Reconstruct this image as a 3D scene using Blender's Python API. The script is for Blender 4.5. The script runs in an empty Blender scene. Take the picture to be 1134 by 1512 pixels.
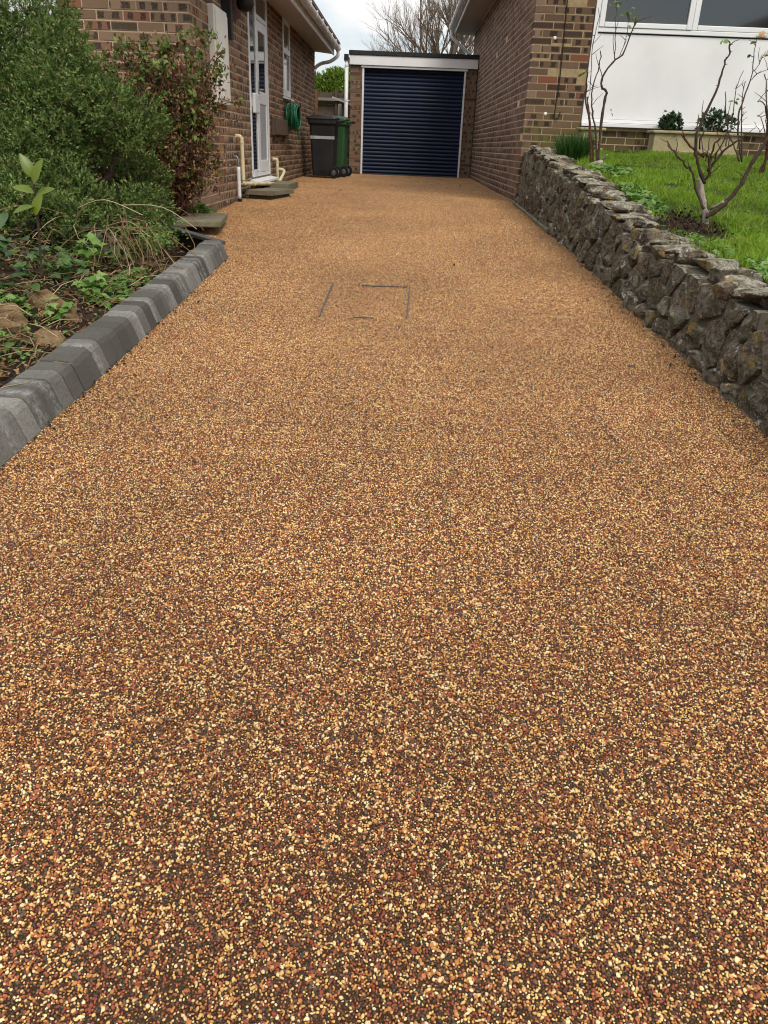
import bpy, bmesh, math, random
import numpy as np
from mathutils import Vector, Matrix, noise
random.seed(7)
rng = np.random.default_rng(11)
R = math.radians
scn = bpy.context.scene
COL = scn.collection

# ------------------------------------------------------------------ camera
CZ = 0.56                                   # world z = 0 is the yard level by the garage
cd = bpy.data.cameras.new('camera'); cam = bpy.data.objects.new('camera', cd); COL.objects.link(cam)
cd.sensor_fit = 'VERTICAL'; cd.sensor_height = 24.0; cd.lens = 1136.0 * 24.0 / 1512.0
cd.clip_start = 0.05; cd.clip_end = 2000
def cam_matrix():
    f, c, V, s = 1136., (567., 756.), (599., 217.), 0.040
    fw = Vector((V[0]-c[0], V[1]-c[1], f)).normalized()
    p = Vector((V[0]-c[0]+1000, V[1]-c[1]+1000*s, f))
    up = fw.cross(p).normalized()
    if up.y > 0: up = -up
    X = fw.cross(up)
    if X.x < 0: X = -X
    rows = (X, fw, up)                       # world = rows @ camera direction
    m = Matrix.Identity(4)
    for i in range(3):
        m[i][0] = rows[i][0]; m[i][1] = -rows[i][1]; m[i][2] = -rows[i][2]
    m[2][3] = CZ
    return m
cam.matrix_world = cam_matrix()
scn.camera = cam

# ------------------------------------------------------------------ world, sun, exposure (bright overcast, sun behind the camera)
SUN_EL, SUN_AZ = R(50), R(153)              # azimuth clockwise from +Y
W = bpy.data.worlds.new('World'); scn.world = W; W.use_nodes = True
nt = W.node_tree; nt.nodes.clear()
def wn(t, **k):
    n = nt.nodes.new(t)
    for a, b in k.items(): setattr(n, a, b)
    return n
out = wn('ShaderNodeOutputWorld'); bg = wn('ShaderNodeBackground')
sky = wn('ShaderNodeTexSky', sky_type='NISHITA', sun_disc=False, sun_elevation=SUN_EL, sun_rotation=SUN_AZ, air_density=1.0, dust_density=0.8, ozone_density=1.0)
tc = wn('ShaderNodeTexCoord'); sep = wn('ShaderNodeSeparateXYZ')
nt.links.new(tc.outputs['Generated'], sep.inputs[0])
# overcast brightness law: zenith three times as bright as the horizon
cl = wn('ShaderNodeClamp'); nt.links.new(sep.outputs['Z'], cl.inputs['Value'])
ma = wn('ShaderNodeMath', operation='MULTIPLY_ADD'); nt.links.new(cl.outputs[0], ma.inputs[0]); ma.inputs[1].default_value = 13.0; ma.inputs[2].default_value = 7.2
comb = wn('ShaderNodeVectorMath', operation='SCALE'); comb.inputs[0].default_value = (1.0, 0.992, 0.98); nt.links.new(ma.outputs[0], comb.inputs['Scale'])
mp = wn('ShaderNodeMapping'); mp.inputs['Scale'].default_value = (1.3, 1.3, 4.0); nt.links.new(tc.outputs['Generated'], mp.inputs[0])
nz = wn('ShaderNodeTexNoise'); nz.inputs['Scale'].default_value = 2.6; nz.inputs['Detail'].default_value = 5; nz.inputs['Roughness'].default_value = 0.55
nt.links.new(mp.outputs[0], nz.inputs['Vector'])
cr = wn('ShaderNodeMapRange'); cr.inputs['From Min'].default_value = 0.41; cr.inputs['From Max'].default_value = 0.60; cr.inputs['To Min'].default_value = 0.25; cr.inputs['To Max'].default_value = 1.0
nt.links.new(nz.outputs['Fac'], cr.inputs['Value'])
mx = wn('ShaderNodeMix', data_type='RGBA'); nt.links.new(cr.outputs[0], mx.inputs['Factor'])
nt.links.new(sky.outputs[0], mx.inputs['A']); nt.links.new(comb.outputs[0], mx.inputs['B'])
nt.links.new(mx.outputs['Result'], bg.inputs['Color']); bg.inputs['Strength'].default_value = 0.085
nt.links.new(bg.outputs[0], out.inputs['Surface'])
sl = bpy.data.lights.new('sun', 'SUN'); sl.energy = 1.5; sl.angle = R(24); sl.color = (1.0, 0.94, 0.83)
sun = bpy.data.objects.new('sun', sl); COL.objects.link(sun)
sd = Vector((math.sin(SUN_AZ)*math.cos(SUN_EL), math.cos(SUN_AZ)*math.cos(SUN_EL), math.sin(SUN_EL)))
sun.rotation_euler = sd.to_track_quat('Z', 'Y').to_euler(); sun.location = sd*40
scn.view_settings.view_transform = 'Standard'; scn.view_settings.look = 'None'
scn.view_settings.exposure = 0.50; scn.view_settings.gamma = 1.0; scn.view_settings.use_curve_mapping = False
scn.cycles.filter_width = 1.1; scn.cycles.use_denoising = True; scn.cycles.max_bounces = 6

# ------------------------------------------------------------------ material helpers
class NT:
    def __init__(s, name):
        s.m = bpy.data.materials.new(name); s.m.use_nodes = True; s.t = s.m.node_tree
        s.b = s.t.nodes['Principled BSDF']
    def n(s, typ, ins=None, **k):
        x = s.t.nodes.new(typ)
        for a, b in k.items(): setattr(x, a, b)
        for a, b in (ins or {}).items(): s.set(x, a, b)
        return x
    def set(s, node, key, val):
        i = node.inputs[key]
        if isinstance(val, bpy.types.NodeSocket): s.t.links.new(val, i)
        else: i.default_value = val
    def math(s, op, a, b=0.0, c=0.0, clamp=False):
        x = s.n('ShaderNodeMath', operation=op, use_clamp=clamp); s.set(x, 0, a); s.set(x, 1, b); s.set(x, 2, c); return x.outputs[0]
    def ramp(s, fac, stops, interp='LINEAR'):
        x = s.n('ShaderNodeValToRGB'); x.color_ramp.interpolation = interp
        e = x.color_ramp.elements
        while len(e) < len(stops): e.new(0.5)
        for i, (p, c) in enumerate(stops):
            e[i].position = p; e[i].color = (c[0], c[1], c[2], 1)
        s.set(x, 0, fac); return x.outputs['Color']
    def noise(s, scale, detail=4, rough=0.55, vec=None, out='Fac', dist=0.0):
        x = s.n('ShaderNodeTexNoise', {'Scale': scale, 'Detail': detail, 'Roughness': rough, 'Distortion': dist})
        s.set(x, 'Vector', vec if vec is not None else s.pos()); return x.outputs[out]
    def pos(s):
        return s.n('ShaderNodeNewGeometry').outputs['Position']
    def mix(s, f, a, b, blend='MIX'):
        x = s.n('ShaderNodeMix', data_type='RGBA', blend_type=blend); s.set(x, 'Factor', f)
        for k, v in (('A', a), ('B', b)):
            s.set(x, k, v if isinstance(v, bpy.types.NodeSocket) else (v[0], v[1], v[2], 1))
        return x.outputs['Result']
    def rng(s, v, a, b, c=0.0, d=1.0):
        x = s.n('ShaderNodeMapRange', {'From Min': a, 'From Max': b, 'To Min': c, 'To Max': d}); s.set(x, 'Value', v); return x.outputs[0]
    def rand(s):                              # differs from object to object and from loose piece to loose piece
        a = s.n('ShaderNodeObjectInfo').outputs['Random']; b = s.n('ShaderNodeNewGeometry').outputs['Random Per Island']
        return s.math('FRACT', s.math('MULTIPLY_ADD', b, 7.31, a))
    def rand3(s, r):
        x = s.n('ShaderNodeTexWhiteNoise', noise_dimensions='1D'); s.set(x, 'W', s.math('MULTIPLY', r, 913.7))
        y = s.n('ShaderNodeSeparateColor'); s.set(y, 0, x.outputs['Color']); return y.outputs[0], y.outputs[1], y.outputs[2]
    def bump(s, h, strength=0.5, dist=0.01):
        x = s.n('ShaderNodeBump', {'Strength': strength, 'Distance': dist}); s.set(x, 'Height', h); s.set(s.b, 'Normal', x.outputs[0])
    def fin(s, col, rough=0.7, spec=0.4, **k):
        if isinstance(col, bpy.types.NodeSocket): s.set(s.b, 'Base Color', col)
        else: s.b.inputs['Base Color'].default_value = (col[0], col[1], col[2], 1)
        s.set(s.b, 'Roughness', rough); s.set(s.b, 'Specular IOR Level', spec)
        for a, b in k.items(): s.set(s.b, a.replace('_', ' '), b)
        return s.m

def simple(name, col, rough=0.6, spec=0.4, var=0.15, scale=9, bump=0.15, bscale=120, metal=0.0):
    t = NT(name); nz = t.noise(scale, 5)
    d = tuple(c*(1-var) for c in col); e = tuple(min(1, c*(1+var*0.6)) for c in col)
    c = t.ramp(nz, [(0.3, d), (0.7, e)])
    if bump: t.bump(t.noise(bscale, 3), bump, 0.002)
    t.set(t.b, 'Metallic', metal)
    return t.fin(c, t.rng(nz, .3, .7, max(rough-.08, .05), min(rough+.1, 1)), spec)

def brick_mat(name, base, dark, red, green=0.0):
    t = NT(name); r = t.rand(); a, b, c = t.rand3(r)
    uv = t.n('ShaderNodeUVMap').outputs[0]
    nv = t.n('ShaderNodeVectorMath', {0: t.noise(34, 3, out='Color'), 1: (0.5, 0.5, 0.5)}, operation='SUBTRACT').outputs[0]
    nv = t.n('ShaderNodeVectorMath', {0: nv, 'Scale': 0.16}, operation='SCALE').outputs[0]
    uvd = t.n('ShaderNodeVectorMath', {0: uv, 1: nv}, operation='ADD').outputs[0]
    sp = t.n('ShaderNodeSeparateXYZ', {0: uvd}); u, v = sp.outputs[0], sp.outputs[1]
    cnt = t.math('ADD', t.math('MULTIPLY', c, 1.7), 1.1)
    p = t.math('FRACT', t.math('MULTIPLY_ADD', u, cnt, b))
    mu = t.rng(t.math('SUBTRACT', t.math('ABSOLUTE', t.math('SUBTRACT', p, 0.5)), t.math('MULTIPLY', a, .10)), 0.11, 0.17, 1, 0)
    mv = t.rng(t.math('ABSOLUTE', t.math('SUBTRACT', v, 0.5)), 0.34, 0.42, 1, 0)
    patch = t.math('MULTIPLY', t.math('MULTIPLY', mu, mv), t.math('GREATER_THAN', a, 0.50))
    whole = t.math('MULTIPLY', t.math('LESS_THAN', a, 0.16), t.math('MULTIPLY', mv, 0.85))
    m = t.math('MULTIPLY', t.math('MAXIMUM', patch, whole), t.rng(t.noise(60, 4), 0.25, 0.6, 0.55, 1.0), clamp=True)
    col = t.ramp(b, [(0.0, base), (0.35, tuple(x*0.72 for x in base)), (0.62, tuple(x*1.18 for x in base)), (0.86, tuple(x*0.85 for x in base)), (0.93, red), (1.0, red)])
    grain = t.noise(150, 5, 0.7)
    col = t.mix(t.rng(grain, .3, .7, 0.0, 0.45), col, tuple(x*0.45 for x in base))
    col = t.mix(m, col, dark)
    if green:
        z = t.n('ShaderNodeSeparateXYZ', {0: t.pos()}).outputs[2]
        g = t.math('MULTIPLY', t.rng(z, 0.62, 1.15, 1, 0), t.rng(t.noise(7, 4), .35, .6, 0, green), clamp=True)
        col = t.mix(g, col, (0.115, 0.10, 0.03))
    t.bump(t.noise(140, 5, 0.7), 0.55, 0.006)
    return t.fin(col, 0.85, 0.25)
def mortar_mat(name, col):
    t = NT(name); c = t.ramp(t.noise(25, 5), [(.3, tuple(x*.72 for x in col)), (.7, col)])
    t.bump(t.noise(220, 3), .4, .003); return t.fin(c, .95, .15)

M = {}
M['brick_left'] = brick_mat('brick_left', (0.31, 0.198, 0.122), (0.05, 0.036, 0.028), (0.30, 0.125, 0.07))
M['brick_right_side'] = brick_mat('brick_right_side', (0.245, 0.160, 0.110), (0.07, 0.046, 0.035), (0.22, 0.12, 0.085))  # same brick as the front; cooler skylit shade put into the tint
M['brick_right_front'] = brick_mat('brick_right_front', (0.17, 0.105, 0.066), (0.026, 0.017, 0.014), (0.22, 0.078, 0.038), green=0.9)  # warmer lit tint of the same brick, plus lichen and green algae
M['brick_garage'] = brick_mat('brick_garage', (0.25, 0.15, 0.088), (0.06, 0.038, 0.03), (0.26, 0.12, 0.07))
M['mortar_buff'] = mortar_mat('mortar_buff', (0.60, 0.44, 0.29))
M['mortar_pink'] = mortar_mat('mortar_pink', (0.68, 0.50, 0.36))
M['mortar_dark'] = mortar_mat('mortar_dark', (0.11, 0.092, 0.068))
M['white_upvc'] = simple('white_upvc', (0.80, 0.80, 0.79), 0.35, 0.5, 0.05, 3, 0)
M['white_board'] = simple('white_board', (0.80, 0.79, 0.77), 0.5, 0.4, 0.08, 2, 0.05)
M['cream_plastic'] = simple('cream_plastic', (0.72, 0.63, 0.38), 0.45, 0.4, 0.2, 6, 0)
M['offwhite_box'] = simple('offwhite_box', (0.78, 0.74, 0.66), 0.5, 0.4, 0.08, 4, 0)
M['soffit'] = simple('soffit', (0.55, 0.51, 0.46), 0.5, 0.3, 0.10, 4, 0)
M['seal_black'] = simple('seal_black', (0.02, 0.02, 0.02), 0.6, 0.3, 0.2, 9, 0)
M['roof_felt'] = simple('roof_felt', (0.035, 0.036, 0.034), 0.9, 0.2, 0.4, 14, 0.5)
M['roof_tile'] = simple('roof_tile', (0.16, 0.085, 0.06), 0.85, 0.2, 0.3, 6, 0.4)
M['navy'] = simple('navy', (0.007, 0.015, 0.046), 0.5, 0.3, 0.12, 3, 0)
M['bin_black'] = simple('bin_black', (0.018, 0.018, 0.019), 0.5, 0.4, 0.3, 5, 0.2)
M['bin_green'] = simple('bin_green', (0.03, 0.085, 0.03), 0.5, 0.4, 0.25, 5, 0.2)
M['rubber'] = simple('rubber', (0.012, 0.012, 0.012), 0.8, 0.3, 0.3, 20, 0.2)
M['grey_metal'] = simple('grey_metal', (0.30, 0.30, 0.30), 0.4, 0.5, 0.2, 12, 0.1, metal=0.6)
M['grey_tape'] = simple('grey_tape', (0.42, 0.43, 0.43), 0.5, 0.4, 0.25, 12, 0)
M['hose_green'] = simple('hose_green', (0.008, 0.12, 0.055), 0.35, 0.5, 0.15, 20, 0)
M['brown_wood'] = simple('brown_wood', (0.12, 0.08, 0.055), 0.8, 0.3, 0.35, 10, 0.5)
M['rust'] = simple('rust', (0.09, 0.035, 0.022), 0.8, 0.3, 0.5, 14, 0.5)
M['black_iron'] = simple('black_iron', (0.015, 0.013, 0.013), 0.6, 0.4, 0.3, 14, 0.3)
M['fence_wood'] = simple('fence_wood', (0.10, 0.072, 0.052), 0.9, 0.2, 0.4, 8, 0.5)
M['pale_wood'] = simple('pale_wood', (0.24, 0.21, 0.16), 0.9, 0.2, 0.3, 12, 0.4)
M['orange_wood'] = simple('orange_wood', (0.16, 0.075, 0.035), 0.9, 0.2, 0.4, 12, 0.4)
M['cable'] = simple('cable', (0.02, 0.018, 0.015), 0.6, 0.3, 0.1, 9, 0)
def glass_mat():
    t = NT('window_glass'); return t.fin((0.022, 0.025, 0.026), 0.04, 0.9, IOR=1.55)
M['glass'] = glass_mat()
t = NT('frosted_panel'); M['frosted'] = t.fin(t.ramp(t.noise(3, 2), [(.3, (.42, .42, .42)), (.7, (.50, .50, .50))]), 0.25, 0.5)

def concrete(name, col, moss=(0.09, 0.10, 0.03), amt=0.5):
    t = NT(name); n1 = t.noise(7, 6, .6); n2 = t.noise(90, 4, .6)
    c = t.ramp(n1, [(.3, tuple(x*.6 for x in col)), (.7, col)])
    c = t.mix(t.rng(n2, .35, .7, 0, .5), c, tuple(x*.5 for x in col))
    c = t.mix(t.rng(t.noise(4.5, 5), .5, .65, 0, amt), c, moss)
    t.bump(n2, .5, .004); return t.fin(c, .9, .2)
M['old_concrete'] = concrete('old_concrete', (0.26, 0.225, 0.155))
M['trough'] = concrete('trough', (0.50, 0.42, 0.24), (0.20, 0.17, 0.07), 0.35)

def kerb_mat():
    t = NT('kerb_charcoal'); r = t.rand(); a, b, c = t.rand3(r)
    base = t.ramp(a, [(0, (.075, .070, .060)), (.35, (.12, .113, .098)), (.65, (.18, .171, .15)), (1, (.29, .28, .25))])
    n1 = t.noise(9, 5); n2 = t.noise(260, 3)
    x = t.n('ShaderNodeTexCoord').outputs['Object']; sp = t.n('ShaderNodeSeparateXYZ', {0: x})
    # lime bloom, strongest near one end of a block
    e = t.rng(t.math('ABSOLUTE', t.math('SUBTRACT', sp.outputs[1], t.math('MULTIPLY', t.math('SUBTRACT', b, .5), .12))), .010, .045, 1, 0)
    bl = t.math('MULTIPLY', t.math('MULTIPLY', e, t.math('GREATER_THAN', c, .62)), t.rng(t.noise(38, 6, .75), .42, .60, 0, .55), clamp=True)
    col = t.mix(t.rng(n1, .3, .7, 0, .4), base, (.07, .068, .06))
    col = t.mix(bl, col, (.40, .40, .38))
    col = t.mix(t.rng(n2, .45, .65, 0, .4), col, (.05, .047, .04)); col = t.mix(t.rng(t.noise(85, 5, .7), .48, .64, 0, .45), col, (.055, .052, .043))
    t.bump(n2, .5, .003); return t.fin(col, .85, .12)
M['kerb'] = kerb_mat()

def stone_mat():
    t = NT('rubble_stone'); r = t.rand(); a, b, c = t.rand3(r)
    off = t.n('ShaderNodeVectorMath', {0: t.pos(), 1: (0, 0, 0)}, operation='ADD').outputs[0]
    st = t.n('ShaderNodeMapping', {'Scale': (1, 1, 2.2)}); t.set(st, 'Vector', off)
    n1 = t.noise(16, 7, .68, st.outputs[0], dist=.6); n2 = t.noise(75, 6, .7); n3 = t.noise(9, 5, .6)
    base = t.ramp(a, [(0, (.13, .10, .066)), (.35, (.19, .15, .10)), (.6, (.245, .205, .15)), (.8, (.155, .13, .098)), (1, (.18, .12, .07))])
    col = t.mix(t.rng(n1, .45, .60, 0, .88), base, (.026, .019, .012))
    col = t.mix(t.rng(n2, .53, .66, 0, .8), col, (.40, .34, .24))
    # grey-white lichen and a few mustard patches
    vo = t.n('ShaderNodeTexVoronoi', {'Scale': 15.0}); t.set(vo, 'Vector', t.n('ShaderNodeVectorMath', {0: t.pos(), 1: t.n('ShaderNodeVectorMath', {0: t.noise(30, 3, out='Color'), 'Scale': .1}, operation='SCALE').outputs[0]}, operation='ADD').outputs[0])
    vc = t.n('ShaderNodeSeparateColor', {0: vo.outputs['Color']})
    sp1 = t.math('MULTIPLY', t.rng(vo.outputs['Distance'], .26, .36, 1, 0), t.math('GREATER_THAN', vc.outputs[0], .74))
    sp2 = t.math('MULTIPLY', t.rng(vo.outputs['Distance'], .3, .5, 1, 0), t.math('GREATER_THAN', vc.outputs[1], .80))
    nb = t.rng(t.noise(110, 4, .7), .38, .6, 0, 1)
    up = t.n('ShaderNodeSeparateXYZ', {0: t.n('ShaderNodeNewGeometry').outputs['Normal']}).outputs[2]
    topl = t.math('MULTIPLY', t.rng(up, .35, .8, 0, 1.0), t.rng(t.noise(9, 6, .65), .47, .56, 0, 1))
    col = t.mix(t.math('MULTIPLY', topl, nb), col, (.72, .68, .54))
    col = t.mix(t.math('MULTIPLY', sp1, nb), col, (.74, .72, .66))
    col = t.mix(t.math('MULTIPLY', t.math('MULTIPLY', sp2, nb), .9), col, (.34, .22, .03))
    moss = t.rng(n3, .52, .66, 0, .75)
    col = t.mix(moss, col, (.055, .058, .022))
    h = t.math('ADD', t.math('MULTIPLY', n1, 1.0), t.math('MULTIPLY', n2, .45))
    t.bump(h, 1.0, .035); return t.fin(col, .9, .25)
M['stone'] = stone_mat()
def sandstone():
    t = NT('sandstone'); n1 = t.noise(11, 6, .65); n2 = t.noise(80, 5, .7)
    col = t.ramp(n1, [(.32, (.06, .032, .014)), (.5, (.19, .115, .052)), (.66, (.32, .23, .125))])
    col = t.mix(t.rng(n2, .4, .7, 0, .5), col, (.08, .06, .035)); t.bump(t.math('ADD', n1, t.math('MULTIPLY', n2, .4)), .9, .02)
    return t.fin(col, .9, .2)
M['sandstone'] = sandstone()
def soil_mat(name, a, b):
    t = NT(name); n1 = t.noise(30, 8, .7); col = t.ramp(n1, [(.32, a), (.68, b)])
    col = t.mix(t.rng(t.noise(140, 3), .55, .68, 0, .6), col, (.13, .085, .05))
    t.bump(n1, 1.0, .03); return t.fin(col, .95, .15)
M['soil'] = soil_mat('soil', (.012, .008, .006), (.055, .036, .024))
M['lawn_soil'] = soil_mat('lawn_soil', (.018, .022, .008), (.05, .06, .018))
M['far_ground'] = soil_mat('far_ground', (.04, .05, .02), (.09, .09, .05))

STONES = [(0.0, (.042, .031, .022)), (.15, (.10, .064, .040)), (.27, (.27, .058, .029)), (.43, (.39, .122, .048)), (.56, (.50, .205, .062)),
          (.67, (.66, .35, .10)), (.77, (.78, .535, .185)), (.89, (.86, .69, .36))]
def resin_mat():
    t = NT('resin_bed'); n1 = t.noise(420, 3, .6)
    col = t.ramp(n1, [(.35, (.018, .010, .005)), (.65, (.075, .038, .018))])
    return t.fin(col, .8, .12)
M['gravel'] = resin_mat()
def pebble_mat():
    t = NT('resin_pebble'); r, g, b = t.rand3(t.rand())
    col = t.ramp(r, STONES, 'CONSTANT')
    col = t.mix(t.math('MULTIPLY', g, .3), col, (.27, .12, .05))
    big = t.rng(t.noise(1.1, 5, .6), .35, .65, .84, 1.1)
    col = t.mix(1.0, col, t.n('ShaderNodeCombineColor', {0: big, 1: big, 2: big}).outputs[0], 'MULTIPLY')
    return t.fin(col, t.rng(b, 0, 1, .3, .6), .33)
M['pebble'] = pebble_mat()

def leaf_mat(name, stops, rough=.5, trans=.25, spec=.35, clump=None):
    t = NT(name); r = t.rand(); a, b, c = t.rand3(r)
    col = t.ramp(a, stops)
    if clump:                                 # old, duller growth in whole sprays
        col = t.mix(t.rng(t.noise(7.5, 4, .6), .46, .64, 0, .75), col, clump)
    x = t.n('ShaderNodeBsdfTranslucent'); t.set(x, 'Color', col)
    t.fin(col, rough, spec)
    mxs = t.n('ShaderNodeMixShader', {0: trans}); t.t.links.new(t.b.outputs[0], mxs.inputs[1]); t.t.links.new(x.outputs[0], mxs.inputs[2])
    t.t.links.new(mxs.outputs[0], t.t.nodes['Material Output'].inputs['Surface'])
    return t.m
M['hebe'] = leaf_mat('hebe_leaf', [(0, (.045, .085, .018)), (.45, (.125, .205, .046)), (.8, (.225, .32, .09)), (.93, (.38, .43, .15)), (.96, (.24, .12, .06)), (1, (.52, .50, .22))], .5, .3, .15, (.055, .085, .022))
M['fuchsia'] = leaf_mat('fuchsia_leaf', [(0, (.05, .09, .014)), (.4, (.11, .18, .03)), (.75, (.19, .25, .055)), (.85, (.14, .075, .03)), (1, (.20, .05, .03))])
M['deadleaf'] = leaf_mat('dead_leaf', [(0, (.06, .025, .012)), (.5, (.17, .085, .035)), (.8, (.27, .16, .07)), (1, (.36, .25, .12))], .8, .1)
M['laurel'] = leaf_mat('laurel_leaf', [(0, (.035, .075, .018)), (1, (.08, .15, .03))], .35, .15, .4)
M['limeleaf'] = leaf_mat('lime_leaf', [(0, (.11, .16, .008)), (1, (.18, .235, .012))], .35, .3, .5)
M['weed'] = leaf_mat('weed_leaf', [(0, (.07, .15, .02)), (.6, (.13, .25, .04)), (1, (.23, .33, .09))], .5, .25)
M['greyleaf'] = leaf_mat('grey_leaf', [(0, (.065, .050, .038)), (1, (.15, .12, .09))], .85, .05, .2)
def grass_mat():
    t = NT('grass_blade'); a, b, c = t.rand3(t.rand())
    col = t.ramp(a, [(0, (.085, .18, .010)), (.5, (.17, .32, .015)), (.85, (.26, .42, .025)), (.94, (.38, .36, .10)), (1, (.45, .38, .16))])
    col = t.mix(t.rng(t.noise(1.7, 4, .6), .42, .66, 0, .4), col, (.22, .31, .03)); col = t.mix(t.rng(t.noise(2.6, 4, .6), .55, .7, 0, .6), col, (.055, .11, .012))
    t.fin(col, .6, .2); x = t.n('ShaderNodeBsdfTranslucent'); t.set(x, 'Color', col); m = t.n('ShaderNodeMixShader', {0: .3})
    t.t.links.new(t.b.outputs[0], m.inputs[1]); t.t.links.new(x.outputs[0], m.inputs[2]); t.t.links.new(m.outputs[0], t.t.nodes['Material Output'].inputs['Surface']); return t.m
M['grass'] = grass_mat()
M['iris'] = leaf_mat('iris_leaf', [(0, (.018, .06, .01)), (1, (.05, .13, .02))], .45, .2)
M['straw'] = leaf_mat('straw', [(0, (.09, .045, .022)), (.5, (.22, .125, .055)), (.85, (.36, .25, .13)), (1, (.5, .4, .24))], .8, .1)
M['conifer'] = leaf_mat('conifer', [(0, (.06, .12, .01)), (.5, (.13, .21, .015)), (1, (.23, .31, .03))], .6, .2)
M['pot_leaf'] = leaf_mat('pot_leaf', [(0, (.012, .035, .012)), (.8, (.04, .08, .028)), (1, (.09, .12, .05))], .45, .15)
M['petal'] = leaf_mat('rose_petal', [(0, (.88, .62, .38)), (.6, (.9, .74, .55)), (1, (.92, .84, .70))], .6, .35)
M['pink_petal'] = leaf_mat('pink_petal', [(0, (.40, .05, .10)), (1, (.55, .12, .2))], .6, .2)
M['bark_red'] = simple('bark_red', (.10, .042, .026), .8, .2, .4, 40, .4)
M['bark_grey'] = simple('bark_grey', (.33, .28, .23), .85, .2, .45, 45, .6)
M['bark_brown'] = simple('bark_brown', (.075, .048, .033), .8, .25, .45, 45, .4)
M['bark_tree'] = simple('bark_tree', (.17, .125, .09), .9, .2, .3, 20, .3)

# ------------------------------------------------------------------ mesh helpers
def link(name, me, mat=None, parent=None):
    o = bpy.data.objects.new(name, me); COL.objects.link(o)
    if mat is not None and me is not None and not me.materials: me.materials.append(mat)
    if parent is not None: o.parent = parent
    return o
def empty(name, loc=(0, 0, 0), rz=0.0, parent=None):
    o = bpy.data.objects.new(name, None); COL.objects.link(o); o.location = loc; o.rotation_euler.z = rz
    o.empty_display_size = .1
    if parent is not None: o.parent = parent
    return o
def tag(o, label=None, cat=None, group=None, kind=None):
    if label: o['label'] = label
    if cat: o['category'] = cat
    if group: o['group'] = group
    if kind: o['kind'] = kind
    return o
def npmesh(name, V, F, smooth=False):        # V (n,3), F (m,k) equal polygons
    V = np.asarray(V, np.float32); F = np.asarray(F, np.int32); me = bpy.data.meshes.new(name)
    me.vertices.add(len(V)); me.vertices.foreach_set('co', V.ravel())
    k = F.shape[1]; me.loops.add(F.size); me.loops.foreach_set('vertex_index', F.ravel())
    me.polygons.add(len(F)); me.polygons.foreach_set('loop_start', np.arange(0, F.size, k, dtype=np.int32))
    me.polygons.foreach_set('loop_total', np.full(len(F), k, np.int32))
    if smooth: me.polygons.foreach_set('use_smooth', np.ones(len(F), bool))
    me.update(calc_edges=True); return me
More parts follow.
